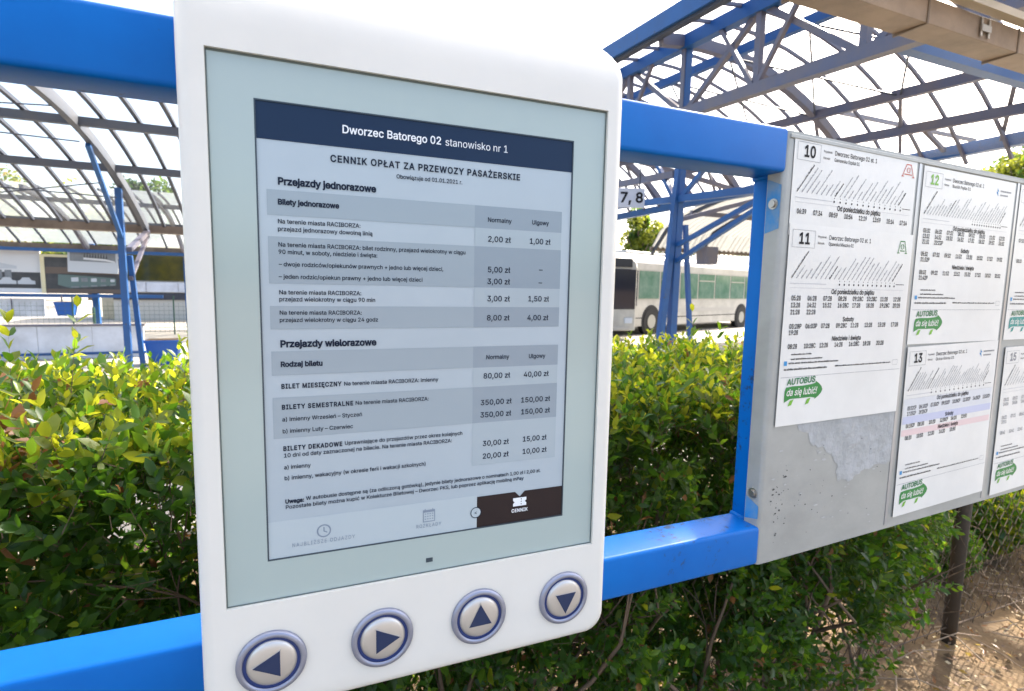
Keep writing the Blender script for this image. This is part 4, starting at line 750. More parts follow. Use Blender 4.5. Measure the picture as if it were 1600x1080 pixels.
b3 = thing('photo_board', 'small tilted black and white photo board overlapping the cream framed one', 'photo board', (-6.75, 20.02, 1.78)); b3.rotation_euler = (0, R(1.5), 0)
k = MB(); k.box(0, 1.28, 0, .03, 0, .68); k.build('board', M_plight, b3)
k = MB(); k.rect(.06, 1.22, .34, .64, -.004); k.build('photo_print', M_pmid, b3, flip=None)
k = MB(); k.poly([(.4, .40), (.95, .38), (1.2, .34), (1.2, .38), (.95, .44), (.4, .46)], -.006); k.build('vehicle_print', M_bframe, b3, flip=None)
k = MB(); [k.poly([(x, .44), (x+.05, .44), (x+.03, .63)], -.0055) for x in np.arange(.4, 1.0, .07)]; k.build('tree_print', M_pdark, b3, flip=None)
k = MB(); k.box(-12.5, -4.3, 20.0, 20.12, 1.0, 1.1); tag(k.build('blue_rail', M_steelblue), 'long blue rail running under the hung photo boards', 'rail')
# kiosk with dark window right of the canopy column
ks = thing('kiosk', 'low kiosk with wide dark window between the canopy column and the terminal', 'kiosk', (-3.2, 24, 0))
k = MB(); k.box(-3.4, 6, 0, 3, .03, 2.75); k.build('wall', mat('kiosk_wall', (.5, .5, .47), .8), ks)
k = MB(); k.box(-3.3, -.35, -.05, -.005, 1.55, 2.62); k.build('window', mat('painted_reflection_glass', (.03, .035, .015), .1, noise_amt=.8, nscale=1.2, col2=(.10, .085, .01)), ks)  # green-brown reflection painted into the dark pane
k = MB(); k.box(-3.4, -.25, -.09, -.055, 2.62, 2.74); k.build('frame', mat('mint_frame', (.35, .5, .45), .5), ks)
for i in range(3): k = MB(); k.box(-3.38+i*1.06, -2.34+i*1.06, -.08, -.01, 1.12, 1.5); k.build('white_panel', M_white_wall, ks)
k = MB(); k.box(-3.4, 6, -.06, -.004, .82, 1.08); k.build('plinth_dark_band', M_darkrib, ks)  # plain dark band along the plinth
lp = thing('globe_lamp', 'small white globe lamp on a leaning pole in front of the dark window', 'lamp', (-3.9, 23.2, .03))
k = MB(); k.tube([(0, 0, 0), (-.12, 0, 2.1)], .03, 8); k.build('pole', mat('mint_pole', (.4, .6, .58), .5), lp)
k = MB(); k.lathe_y(-.13, 2.2, [(.02, -.12), (.09, -.09), (.12, 0), (.09, .09), (.02, .12)], 16); k.build('globe', M_white_wall, lp, smooth=True)
# low screens, planters, posts on the left
sc = thing('low_screen', 'low pale blue screen wall behind the hedge at the left', 'screen wall', (-7.6, 12.4, 0))
for i in range(5): k = MB(); k.box(i*.86, i*.86+.85, 0, .04, .03, .66); k.build('panel', M_white_wall, sc)
k = MB(); k.box(-.02, 4.32, -.03, .07, .665, .70); k.build('top_rail', M_steelgrey, sc)
k = MB(); k.box(-.02, 4.32, -.02, .06, .10, .15); k.build('lower_rail', M_steelblue, sc)
sc2 = thing('low_screen', 'pale lettered panel under the blue rail far left', 'screen wall', (-10.4, 20.4, .03))
k = MB(); k.box(0, 2.9, 0, .05, .35, .92); k.build('panel', M_white_wall, sc2)
for i in range(3): k = MB(); k.box(.7+i*.7, .72+i*.7, -.03, -.002, .35, .92); k.build('joint', M_steelgrey, sc2)
cw = thing('low_wall', 'cream low wall in sunlight behind the blue pot', 'wall', (-7.2, 24.9, .03))
for i in range(6): k = MB(); k.box(i*1.5, i*1.5+1.485, 0, .15, 0, .95); k.build('slab', mat('cream_slab', (.58, .52, .38), .8, noise_amt=.2), cw)
M_pot = mat('blue_pot', (.01, .10, .40), .4)
def pot(loc, s, label):
    t = thing('planter', label, 'planter', loc); k = MB(); n = 4
    k.add([(-.5*s, -.35*s, .8*s), (.5*s, -.35*s, .8*s), (.5*s, .35*s, .8*s), (-.5*s, .35*s, .8*s), (-.38*s, -.27*s, 0), (.38*s, -.27*s, 0), (.38*s, .27*s, 0), (-.38*s, .27*s, 0)],
          [(0, 1, 5, 4), (1, 2, 6, 5), (2, 3, 7, 6), (3, 0, 4, 7), (4, 5, 6, 7)]); k.build('tub', M_pot, t, bevel=.01*s)
    k = MB(); k.box(-.53*s, .53*s, -.38*s, .38*s, .76*s, .83*s); k.build('rim', M_pot, t); k = MB(); k.box(-.48*s, .48*s, -.33*s, .33*s, .832*s, .845*s); k.build('soil', M_dirt, t); return t
p_ = pot((-6.72, 19.6, .46), .5, 'blue pot hanging from a rod below the photo boards')
k = MB(); k.tube([(-.1, 0, .4), (-.1, 0, .62)], .02, 6); k.build('hanger', M_steelgrey, p_)
pot((-2.75, 11.2, .03), .55, 'teal blue planter at the foot of the canopy column')
M_gpost = mat('green_post', (.02, .07, .05), .5)
for x, y, h, l in ((-2.45, 12.0, 1.05, 'dark green fence post beside the terminal edge'), (-4.6, 14.2, .95, 'dark green fence post left of the blue pot'), (-5.95, 17.5, 1.1, 'thin fence post between pot and canopy column'), (-3.6, 17.5, 1.15, 'thin fence post right of the canopy column')):
    k = MB(); k.tube([(x, y, 0), (x, y, h)], .03 if y < 15 else .02, 8); tag(k.build('fence_stake', M_gpost), l, 'post')
k = MB()
for z in np.arange(.12, .95, .12): k.tube([(-9, 17.5, z), (-2, 17.5, z)], .004, 3)
for x in np.arange(-9, -2, .12): k.tube([(x, 17.5, .1), (x, 17.5, .95)], .003, 3)
stuff(tag(k.build('wire_mesh', M_gpost), 'thin wire mesh between the fence posts on the platform', 'mesh fence'))
# ------------------------------------------------------------------ concourse canopy on the right (long axis away from us)
EX, EY, EZ = EYE
CC = thing('concourse_canopy', 'tall arched steel roof with lattice trusses over the concourse, right of the terminal', 'canopy', (EX+5.0, EY+6.1, 0))
def W(x, y, z): return Vector((x-5.0, y-6.1, EZ+z+.06*(y-6.1)))        # x, y from the eye; z above the eye at y = 6.1
def arcz(x): return 3.34-4.46+math.sqrt(4.46**2-(x-5.3)**2)
Y0, Y1 = 1.6, 24
def cbeam(name, x, z, w_, h_, mt, y0=Y0, y1=Y1):
    k = MB(); k.beam(W(x, y0, z), W(x, y1, z), w_, h_, (1, 0, 0)); return k.build(name, mt, CC)
cbeam('fascia', 4.45, 3.36, .05, .21, M_steelblue); cbeam('fascia_lip', 4.52, 3.24, .10, .04, M_darkrib)
cbeam('top_chord', 5.0, 3.27, .13, .17, M_steelblue); cbeam('bottom_chord', 5.0, 2.36, .12, .13, M_steelgrey)
cbeam('purlin', 5.75, arcz(5.75)-.08, .09, .12, M_steelblue); cbeam('purlin', 7.5, arcz(7.5)-.08, .09, .12, M_steelgrey)
cbeam('purlin', 8.0, arcz(8.0)-.10, .09, .12, M_steelgrey); cbeam('purlin', 6.6, arcz(6.6)-.08, .07, .09, M_steelgrey)
k = MB(); k.beam(Vector((8.6-5, Y0-6.1, EZ+1.98)), Vector((8.6-5, Y1-6.1, EZ+1.98)), .14, .16, (1, 0, 0)); k.build('eaves_beam', M_steelblue, CC)
k = MB(); k.beam(W(5.0, 4.6, 1.24), W(5.0, 10.5, 1.24), .08, .09, (1, 0, 0)); k.build('tie_beam', M_steelblue, CC)
k = MB(); k.beam(W(5.0, 6.2, 1.58), W(5.0, 12.5, 1.58), .07, .09, (1, 0, 0)); k.build('tie_beam', M_steelgrey, CC)
ys = np.arange(Y0+.75-1.25*0, Y1, 1.25)
for i, y in enumerate(ys):
    k = MB(); k.beam(W(5.0, y, 2.36), W(5.0, y, 3.27), .075, .075, (1, 0, 0)); k.build('truss_post', M_steelgrey, CC)
    if i+1 < len(ys):
        a, b = (2.36, 3.27) if i % 2 else (3.27, 2.36)
        k = MB(); k.beam(W(5.03, y, a), W(5.03, y+1.25, b), .065, .065, (1, 0, 0)); k.build('truss_diagonal', M_steelgrey, CC)
        k = MB(); k.beam(W(4.97, y+.625, 3.27), W(4.97, y+(1.25 if i % 2 else 0), 2.36), .05, .05, (1, 0, 0)); k.build('truss_diagonal', M_steelgrey, CC)
    # eaves lattice between the lower purlin and the eaves beam
    k = MB(); k.beam(W(8.0, y, arcz(8.0)-.1), Vector((3.6, y-6.1, EZ+1.98)), .05, .05); k.build('lattice_bar', M_steelgrey, CC)
    k = MB(); k.beam(W(7.5, y, arcz(7.5)-.1), Vector((3.6, y+.625-6.1, EZ+1.98)), .045, .045); k.build('lattice_bar', M_steelgrey, CC)
    # crossed thin rods under the sheets
    for xa, xb in ((5.75, 7.5),):
        for s_ in (0, 1):
            k = MB(); k.tube([W(xa, y+1.25*s_, arcz(xa)-.1), W(xb, y+1.25*(1-s_), arcz(xb)-.1)], .014, 5); k.build('cross_rod', M_darkrib, CC)
    k = MB(); k.tube([W(5.0, y, 2.36), W(6.6, y+.6, arcz(6.6)-.1)], .018, 5); k.build('strut', M_steelgrey, CC)
xs_ = [5.3+4.46*math.sin(a) for a in np.linspace(-.16, .84, 14)]
for y in np.arange(Y0, Y1, .5):
    k = MB(); k.sweep([W(x, y, arcz(x)+.02) for x in xs_], .035, .04, (0, 1, 0)); k.build('rib', M_darkrib if y > 12 else M_steelgrey, CC)
for y in (3.6, 6.1, 8.6, 11.1, 14.8):
    k = MB(); k.sweep([W(x, y, arcz(x)-.06) for x in xs_], .10, .13, (0, 1, 0)); k.build('main_arch', M_steelgrey, CC)
for y in np.arange(Y0, Y1, 2.5):
    k = MB(); q = xs_[::1]; vs = [W(x, yy, arcz(x)+.055) for x in q for yy in (y+.01, y+2.49)]
    k.add(vs, [(2*j, 2*j+1, 2*j+3, 2*j+2) for j in range(len(q)-1)]); k.build('roof_panel', M_clear, CC, flip=None)
# tie beams running along x
k = MB(); k.beam(W(5.0, 3.3, 2.36), W(9.4, 3.3, 2.36), .11, .11, (0, 1, 0)); k.build('cross_beam', M_steelblue, CC)
k = MB(); k.beam(W(7.33, 6.1, 2.8), W(11.6, 6.1, 2.8), .06, .06, (0, 1, 0)); k.build('cross_beam', M_steelgrey, CC)
k = MB(); k.beam(W(5.0, 8.6, 2.36), W(8.4, 8.6, 1.9), .08, .08, (0, 1, 0)); k.build('cross_beam', M_steelgrey, CC)
# columns: splayed legs
def bent(y, full=True):
    for dx0, dx1, wd_, top in ((-.26, .0, .085, 1.7), (.0, .03, .10, 3.27), (.45, .15, .055, .9)):
        k = MB(); q0 = W(5.0+dx0, y, 0); q0.z = 0; k.beam(q0, W(5.0+dx1, y, top), wd_, wd_, (1, 0, 0)); k.build('column_leg', M_steelblue, CC)
    for (ya, za), (yb, zb) in (((y-.05, .62), (y-1.7, 1.24)), ((y-.05, .40), (y-1.75, 1.2)), ((y-.05, 1.24), (y-.9, 1.9)), ((y+.05, 1.2), (y+.9, 2.3))):
        k = MB(); k.beam(W(5.0, ya, za), W(5.0, yb, zb), .055, .055, (1, 0, 0)); k.build('knee_brace', M_steelblue, CC)
    k = MB(); k.beam(W(5.0, y, .95), W(7.0, y, 1.5), .06, .06, (0, 1, 0)); k.build('knee_brace', M_steelgrey, CC)
bent(6.1); bent(14.8)
for y in (2.6,):
    k = MB(); q0 = W(8.75, y, 0); q0.z = 0; k.beam(q0, Vector((8.65-5, y-6.1, EZ+1.95)), .10, .10, (1, 0, 0)); k.build('column_leg', M_steelblue, CC)
# platform number sign
sg = thing('platform_sign', 'small white hanging platform sign reading 7, 8', 'sign', (3.96, 6.06, 2.76), -.35)
sg.scale = (.82, .82, .82)
k = MB(); k.box(-.62, .24, 0, .05, 0, .33); k.build('panel', M_white_wall, sg, bevel=.004)
k = MB(); text(k, "7, 8", -.20, .09, .165, -.003, bold=14); k.build('lettering', M_ink, sg, flip=None)
for x in (-.5, .15): k = MB(); k.tube([(x, .025, .33), (x, .025, .75)], .012, 6); k.build('hanger', M_darkrib, sg)
# corrugated canopy further back on the right
kc = thing('corrugated_canopy', 'curved canopy of pale corrugated sheets beyond the column, above the buses', 'canopy', (9.8, 13.4, 0))
def kz(y): return 2.75+4.6*(1-math.cos((13.4-y)/6.5*1.05)) if 0 else 2.75+1.45*math.sqrt(max(0, 1-(1-(13.4-y)/5.5)**2))
for i in range(9):
    k = MB(); x0 = i*.95; ny_ = 12; nx_ = 20; vs = []
    for j in range(ny_+1):
        y = 13.4-5.5*j/ny_; zz = kz(y)
        for q in range(nx_+1): vs.append((x0+.945*q/nx_, y-13.4, zz+.05*(1 if q % 4 in (1, 2) else 0)))
    k.add(vs, [(j*(nx_+1)+q, j*(nx_+1)+q+1, (j+1)*(nx_+1)+q+1, (j+1)*(nx_+1)+q) for j in range(ny_) for q in range(nx_)]); k.build('roof_sheet', M_corr, kc, flip=None)
for y in (13.35, 11.6, 9.8): k = MB(); k.beam((0, y-13.4, kz(y)-.09), (8.55, y-13.4, kz(y)-.09), .08, .12, (0, 1, 0)); k.build('purlin', M_browngut if y > 13 else M_steelgrey, kc)
for x in (5.4,): k = MB(); k.beam((x, -1.8, 0), (x, -1.8, kz(11.6)-.1), .14, .14, (1, 0, 0)); k.build('column', M_steelblue, kc)
for x in (.1, 1.9, 4.2, 6.6): k = MB(); k.sweep([(x, y-13.4, kz(y)-.07) for y in np.linspace(13.4, 7.9, 9)], .07, .09, (1, 0, 0)); k.build('main_rib', M_darkrib, kc)
k = MB(); k.box(1.55, 2.05, -.75, -.35, 2.42, 2.95); k.build('downpipe_box', M_steelgrey, kc)
# ------------------------------------------------------------------ our own canopy: box gutter above the board and roof behind us
nc = thing('near_canopy', 'tan box gutter and white panelled roof edge overhead at the top right', 'canopy', (0, 1.62, 3.2))
L0, L1 = -7, 9
k = MB(); k.add([(x, y, z) for x in (L0, L1) for y, z in ((0, 0), (.19, .01), (.24, .16), (0, .145))], [(0, 1, 5, 4), (1, 2, 6, 5), (2, 3, 7, 6), (3, 0, 4, 7), (0, 3, 2, 1), (4, 5, 6, 7)]); k.build('gutter', M_tan, nc, bevel=.004)
for x in np.arange(L0+.4, L1, .95):
    k = MB(); k.box(x, x+.014, -.006, .195, -.006, .150); k.build('gutter_joint', M_browngut, nc)
k = MB(); k.box(3.42, 3.44, -.012, -.007, .02, .13); k.box(3.50, 3.52, -.012, -.007, .02, .13); k.box(3.42, 3.52, -.018, -.012, .05, .09); k.build('gutter_bracket', M_steel, nc)
def nz(y): return .19+math.sin(min(1, -y/3.4)*PI/2)*1.05
k = MB(); k.box(L0, L1, -.07, -.005, .155, .20); k.build('eaves_trim', mat('pale_trim', (.5, .45, .38), .5), nc)
for x in np.arange(L0, L1-.1, .95):
    k = MB(); yy = np.linspace(-.08, -3.4, 9); vs = [(xx, y, nz(y)+.04) for y in yy for xx in (x+.03, x+.92)]
    k.add(vs, [(2*j, 2*j+1, 2*j+3, 2*j+2) for j in range(8)]); k.build('roof_panel', M_hazy, nc, flip=None)
    k = MB(); k.sweep([(x, y, nz(y)) for y in yy], .05, .06, (1, 0, 0)); k.build('rib', M_tan, nc)
for y in (-1.3, -3.3): k = MB(); k.beam((L0, y, nz(y)-.07), (L1, y, nz(y)-.07), .07, .09, (0, 1, 0)); k.build('purlin', M_tan, nc)
# ------------------------------------------------------------------ buses
M_buswhite = mat('bus_white_paint', (.44, .43, .40), .35, coat=.3, noise_amt=.3, nscale=1.5); M_busglass = mat('green_tinted_glass', (.07, .16, .115), .12, noise_amt=.6, nscale=1.6, col2=(.24, .32, .28)); M_dglass = mat('dark_windscreen', (.01, .015, .03), .06)
M_tyre = mat('tyre_rubber', (.012, .012, .013), .8); M_pillar = mat('bus_window_pillar', (.33, .32, .28), .5); M_skirt = mat('bus_lower_stripe', (.36, .35, .33), .5)
def bus(loc, rz, L, H, Wd, label, dark_front=False):
    t = thing('bus', label, 'bus', loc, rz)
    # cross-section rounded; x along the bus (front at 0), y depth (near side y=0)
    k = MB(); sec = [(0, .32), (0, H-.30), (.06, H-.12), (.22, H), (Wd-.22, H), (Wd-.06, H-.12), (Wd, H-.30), (Wd, .32)]
    st = [(.12, .97, .04), (0, .985, .0), (L-.05, 1, 0), (L, .97, .03)]
    vs = []
    for x, s_, b in ((.22, 1, 0), (.0, .94, .0), (0, .94, 0)): pass
    for x, ins in ((.0, .10), (.14, .0), (L-.1, 0), (L, .08)):
        vs += [(x, ins+(y/Wd)*(Wd-2*ins), .32+(z-.32)*(1-ins*.5)) for y, z in sec]
    n_ = len(sec); fs = [(i*n_+j, i*n_+(j+1) % n_, (i+1)*n_+(j+1) % n_, (i+1)*n_+j) for i in range(3) for j in range(n_)]+[tuple(range(n_)), tuple(3*n_+j for j in range(n_))]
    k.add(vs, fs); o = k.build('body', M_buswhite, t, bevel=.03)
    zb, zt = .46*H, .80*H
    k = MB(); k.box(.35, L-.3, -.008, .05, zb-.03, zt+.04); k.build('window_band', M_pillar, t)
    x = .45; i = 0
    while x < L-1.2:
        wd_ = .75 if i == 0 else 1.22
        k = MB(); k.box(x, x+wd_, -.02, -.009, zb+(.0 if i else -.25), zt); wn = k.build('window', M_busglass if i else M_dglass, t)
        if i and i % 2 == 0: k = MB(); k.box(x, x+wd_, -.030, -.021, zt-.28, zt-.24); k.build('sash', M_pillar, wn)
        x += wd_+.10; i += 1
    for xw in (2.1, L-3.0):
        k = MB(); k.tube([(xw, -.012, .5), (xw, .04, .5)], .56, 28); k.build('wheel_arch', M_tyre, t)
        k = MB(); k.tube([(xw, -.03, .48), (xw, .25, .48)], .46, 28); w_ = k.build('wheel', M_tyre, t)
        k = MB(); k.tube([(xw, -.045, .48), (xw, .0, .48)], .24, 20); k.build('rim', M_pillar, w_)
    k = MB(); k.box(2.75, L-3.7, -.012, -.002, .78, .92); k.build('side_stripe', M_skirt, t)
    k = MB(); k.box(.2, L-.2, -.010, -.002, .60, .63); k.box(4.6, 4.63, -.012, -.002, .33, 1.15); k.build('panel_joint', M_tyre, t)
    k = MB(); k.box(-.03, .05, .14, Wd-.14, .98 if not dark_front else .95, H*.84); k.build('windscreen', M_dglass, t, bevel=.02)
    k = MB(); k.box(-.035, .03, .3, Wd-.3, H*.86, H*.96); k.build('destination_panel', M_dglass, t)
    for yy in (.22, Wd-.5): k = MB(); k.box(-.03, .03, yy, yy+.28, .55, .72); k.build('headlight', M_plight, t, bevel=.01)
    k = MB(); k.box(1.2, 4.2, .5, Wd-.5, H-.01, H+.14); k.build('roof_hatch', M_buswhite, t, bevel=.03)
    k = MB(); k.box(-.02, .02, .3, Wd-.3, .34, .44); k.build('bumper', M_skirt, t, bevel=.01)
    return t
bus((9.2, 14.28, 0), R(19.4), 12, 2.78, 2.5, 'white bus seen side on behind the blue column legs, green tinted windows')
bus((9.42, 13.3, 0), R(90), 11, 2.62, 2.3, 'white bus facing us with a dark windscreen at the edge of the terminal')
# low building behind
bd = thing('depot_building', 'low building with a grey tiled roof far behind the buses', 'building', (18, 34, 0))
k = MB(); k.box(-6, 24, 0, 9, .03, 3.3); k.build('wall', mat('pale_render', (.5, .48, .42), .8), bd)
for j in range(7):
    k = MB(); y = -.4+j*.72; z = 3.2+j*.24
    for i in range(40): k.add([(-6.4+i*.78, y, z), (-6.4+i*.78+.76, y, z), (-6.4+i*.78+.76, y+.74, z+.26), (-6.4+i*.78, y+.74, z+.26)], [(0, 1, 2, 3)])
    stuff(k.build('roof_tiles', mat('grey_roof_tile', (.24, .23, .22), .8, noise_amt=.4, nscale=.6) if j == 0 else bpy.data.materials['grey_roof_tile'], bd, flip=None))
for i in range(9): k = MB(); k.box(-4.8+i*3.0, -3.2+i*3.0, -.04, -.004, 1.1, 2.5); k.build('window', M_dglass, bd)
# ------------------------------------------------------------------ trees
def leafmat(name, c, t, a=.42): return mat(name, c, .42, trans=a, trcol=t, spec=.4)
def tree(loc, hgt, rad, label, cols, nl=5200, leaf=.16, trunk=.22):
    t = thing('tree', label, 'tree', loc); k = MB(); k.tube([(0, 0, 0), (.1, 0, hgt*.35), (-.05, .1, hgt*.7)], [trunk, trunk*.7, trunk*.3], 8)
    lr = random.Random(hash(label) % 999 if 0 else len(label)*31)
    ends = []
    for i in range(9):
        a = i*2.4; z = hgt*(.3+.05*i); e = (rad*.65*math.cos(a), rad*.65*math.sin(a), z+hgt*.22); ends.append(e); k.tube([(0, 0, z), e], [trunk*.35, trunk*.1], 5)
    k.build('trunk', mat('bark', (.10, .08, .06), .9) if 'bark' not in bpy.data.materials else bpy.data.materials['bark'], t)
    r_ = np.random.default_rng(len(label)); nc_ = 26
    cc = r_.normal(size=(nc_, 3)); cc /= np.linalg.norm(cc, axis=1)[:, None]; cc *= (r_.random((nc_, 1))**.5)*np.array([rad*.8, rad*.8, hgt*.30]); cc[:, 2] += hgt*.66
    sz = rad*r_.uniform(.22, .42, nc_); ci = r_.integers(0, nc_, nl)
    d = r_.normal(size=(nl, 3)); d /= np.linalg.norm(d, axis=1)[:, None]
    P = cc[ci]+d*(sz[ci]*r_.uniform(.55, 1.05, nl))[:, None]
    u = r_.normal(size=(nl, 3)); u /= np.linalg.norm(u, axis=1)[:, None]; v = np.cross(u, r_.normal(size=(nl, 3))); v /= np.linalg.norm(v, axis=1)[:, None]
    s = leaf*r_.uniform(.5, 1.2, nl)[:, None]
    V = np.stack([P-u*s, P+v*s*.5, P+u*s, P-v*s*.5], 1).reshape(-1, 3)
    me = bpy.data.meshes.new('crown'); me.from_pydata(V.tolist(), [], np.arange(nl*4).reshape(-1, 4).tolist())
    for c in cols: me.materials.append(c)
    me.polygons.foreach_set('material_index', (ci % len(cols)).astype(np.int32)); me.update()
    o = bpy.data.objects.new('crown', me); COL.objects.link(o); o.parent = t; return t
G1 = leafmat('tree_green', (.05, .10, .025), (.16, .28, .03)); G2 = leafmat('tree_yellow_green', (.12, .16, .02), (.4, .42, .04)); G3 = leafmat('tree_dark', (.03, .06, .03), (.06, .12, .03)); G4 = leafmat('tree_autumn', (.22, .15, .04), (.5, .36, .08))
tree((-19, 46, 0), 8.6, 4.2, 'yellowing tree seen through the canopy glass at the far left', [G2, G4, G1])
tree((-13.5, 47, 0), 7.6, 3.6, 'pale green round tree beyond the far canopy, left of the blue column', [G1, G2])
tree((-8.0, 36, 0), 7.4, 2.4, 'dark green tree showing just beside the terminal edge', [G3, G1])
tree((21.2, 30, 0), 7.3, 1.7, 'sunlit yellow green tree below the platform sign', [G2, G1])
tree((26.0, 35.2, 0), 6.3, .8, 'small dark pointed tree between sign and blue column', [G3], nl=1800)
tree((28.4, 35, 0), 7.2, 1.6, 'dark round tree touching the blue column', [G3, G1])
tree((44, 20, 0), 13.5, 3.6, 'leafy tree above the right end of the notice board', [G1, G2], leaf=.2)
tl = tree((-26, 46, 0), 8.0, 5, 'broad tree at the far left edge behind the canopies', [G1, G2])
# distant tree belt round the station, a mass nobody could count
nl = 26000; a = rng.uniform(-.9, 1.7, nl); d = rng.uniform(75, 95, nl); hh_ = rng.random(nl)**.8*(4.2+1.6*np.sin(a*17)+1.1*np.sin(a*41+1))
P = np.stack([np.sin(a)*d, np.cos(a)*d, hh_], 1); u = rng.normal(size=(nl, 3)); u /= np.linalg.norm(u, axis=1)[:, None]; v = np.cross(u, rng.normal(size=(nl, 3))); v /= np.linalg.norm(v, axis=1)[:, None]
V = np.stack([P-u*.55, P+v*.4, P+u*.55, P-v*.4], 1).reshape(-1, 3)
me = bpy.data.meshes.new('distant_trees'); me.from_pydata(V.tolist(), [], np.arange(nl*4).reshape(-1, 4).tolist()); me.materials.append(G1); me.materials.append(G3)
me.polygons.foreach_set('material_index', rng.integers(0, 2, nl).astype(np.int32)); o = bpy.data.objects.new('distant_trees', me); COL.objects.link(o); stuff(tag(o, 'distant belt of trees on the horizon behind the station', 'trees'))
# ------------------------------------------------------------------ chain link fence inside the hedge
FN = thing('chain_link_fence', 'rusty chain link fence on a dark post, right of and behind the hedge', 'fence', (2.2, .82, 0))
M_wire = mat('rusty_wire', (.09, .06, .04), .7, metal=.3); M_postd = mat('dark_fence_post', (.055, .042, .030), .8, bump=.3, bscale=40)
for x in (0, 2.6, -2.6): k = MB(); k.tube([(x, 0, -.05), (x+.01, 0, 1.30)], .029, 10); k.build('fence_post', M_postd, FN, smooth=True)
k = MB(); cell = .088; z0, z1 = .04, 1.22
for i in range(-30, 31):
    for s_ in (1, -1):
        pts_ = []; j = 0
        while True:
            z = z0+j*cell*.5
            if z > z1: break
            x = i*cell+(cell*.5 if (j % 2) else 0)*s_; yy = .004*(1 if (j % 2) else -1)*s_; wob = .003*math.sin(i*3.1+j*1.7)
            pts_ += [(x+wob, yy, z), (x+wob, yy, z+cell*.13)]; j += 1
        k.tube(pts_, .0021, 3, cap=False)
stuff(k.build('wire_mesh', M_wire, FN, flip=None))
k = MB(); k.tube([(-2.6, 0, 1.22), (2.6, 0, 1.22)], .003, 5); k.tube([(-2.6, 0, .06), (2.6, 0, .06)], .003, 5); k.build('line_wire', M_wire, FN)
# ------------------------------------------------------------------ hedge
HG = thing('hedge', 'clipped privet hedge running behind the railing, sunlit yellow green along its top', 'hedge', (-.5, .8, 0))
HO = np.array([-.5, .8, 0.])
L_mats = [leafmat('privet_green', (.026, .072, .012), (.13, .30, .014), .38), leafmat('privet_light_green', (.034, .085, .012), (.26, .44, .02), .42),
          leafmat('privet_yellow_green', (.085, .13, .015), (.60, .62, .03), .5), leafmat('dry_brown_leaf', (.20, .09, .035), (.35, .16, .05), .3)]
for q_ in L_mats[:3]:
    q_.node_tree.nodes['Principled BSDF'].inputs['Roughness'].default_value = .36
M_twig = mat('twig_bark', (.13, .085, .055), .85, bump=.3, bscale=80)
# leaf prototype: length along +x, normal +z, unit length
LV = np.array([(0, 0, 0), (.28, .20, .035), (.28, 0, -.01), (.28, -.20, .035), (.66, .21, .05), (.66, 0, 0.0), (.66, -.21, .05), (1, 0, -.06)]); LV[:, 1] *= .95
LF = [(0, 2, 1), (0, 3, 2), (1, 2, 5, 4), (2, 3, 6, 5), (4, 5, 7), (5, 6, 7)]
def ztop(x): return 1.372+.012*np.sin(x*3.1)+.01*np.sin(x*9.7)
def zlow(x): return np.where(x < -.2, .18, .16+np.clip((x+.2)/1.6, 0, 1)*.24)+.06*np.sin(x*7)
XR = (-2.3, 2.55)
sp = []     # sprig: base, dir, length, scale
N1 = 23000
x = rng.uniform(*XR, N1); y = rng.uniform(.40, 1.3, N1); z = rng.random(N1)
z = zlow(x)+(ztop(x)-zlow(x))*z**.95
dens = np.array([noise.noise(Vector((a*4.2, b*4.2, c*4.2))) for a, b, c in zip(x, y, z)])
keep = np.where(y < .60, dens > .0, dens > -.22)|(z > ztop(x)-.10)
endx = 1.93*(y+.554)-.63-.12+.12*rng.normal(size=N1); keep &= x < endx
x, y, z = x[keep], y[keep], z[keep]
n1 = len(x)
d = rng.normal(size=(n1, 3))*.55; d[:, 1] += np.where(y < .62, -.75, np.where(y > 1.0, .6, 0)); d[:, 2] += .55+.9*(z > ztop(x)-.16)
d /= np.linalg.norm(d, axis=1)[:, None]
base = np.stack([x, y, z], 1)-d*.06; ln = rng.uniform(.06, .125, n1)
# extra layers: top skin and front skin
def skin(n_, mode):
    x = rng.uniform(*XR, n_)
    if mode == 'top': y = rng.uniform(.40, 1.2, n_); z = ztop(x)-rng.uniform(.01, .09, n_); d = rng.normal(size=(n_, 3))*.42; d[:, 2] += 1
    else: z = zlow(x)+(ztop(x)-zlow(x))*rng.random(n_)**.85; y = .40+.05*np.sin(x*6+z*5)+rng.uniform(-.03, .07, n_); d = rng.normal(size=(n_, 3))*.5; d[:, 1] -= .7; d[:, 2] += .5
    d /= np.linalg.norm(d, axis=1)[:, None]; b = np.stack([x, y, z], 1)-d*.08
    if mode == 'top': kk = x < 1.93*(y+.554)-.70; b, d = b[kk], d[kk]
    if mode == 'front':
        dn = np.array([noise.noise(Vector((q[0]*5.5, 3.3, q[2]*5.5))) for q in b]); kk = (dn > .06)&(x < 1.93*(y+.554)-.75+.08*rng.normal(size=n_)); b, d = b[kk], d[kk]
    return b, d, rng.uniform(.05, .10, len(b))
b2_, d2_, l2_ = skin(2600, 'top'); b3_, d3_, l3_ = skin(1500, 'front')
# a few tall shoots standing out of the clipped top
tb = np.array([(-1.12, .75, 1.37), (-1.02, .72, 1.37), (-1.20, .9, 1.36), (-.86, .9, 1.35), (.36, .55, 1.36), (.40, .55, 1.36), (-1.35, .9, 1.36)]); td = np.array([(.02, 0, 1), (.1, .05, 1), (-.1, 0, 1), (.15, 0, 1), (-.12, 0, 1), (.35, .1, 1), (.1, 0, 1.)]); td /= np.linalg.norm(td, axis=1)[:, None]
base = np.concatenate([base, b2_, b3_, tb]); d = np.concatenate([d, d2_, d3_, td]); ln = np.concatenate([ln, l2_, l3_, np.array([.13, .16, .10, .10, .17, .13, .12])])
ns = len(base)
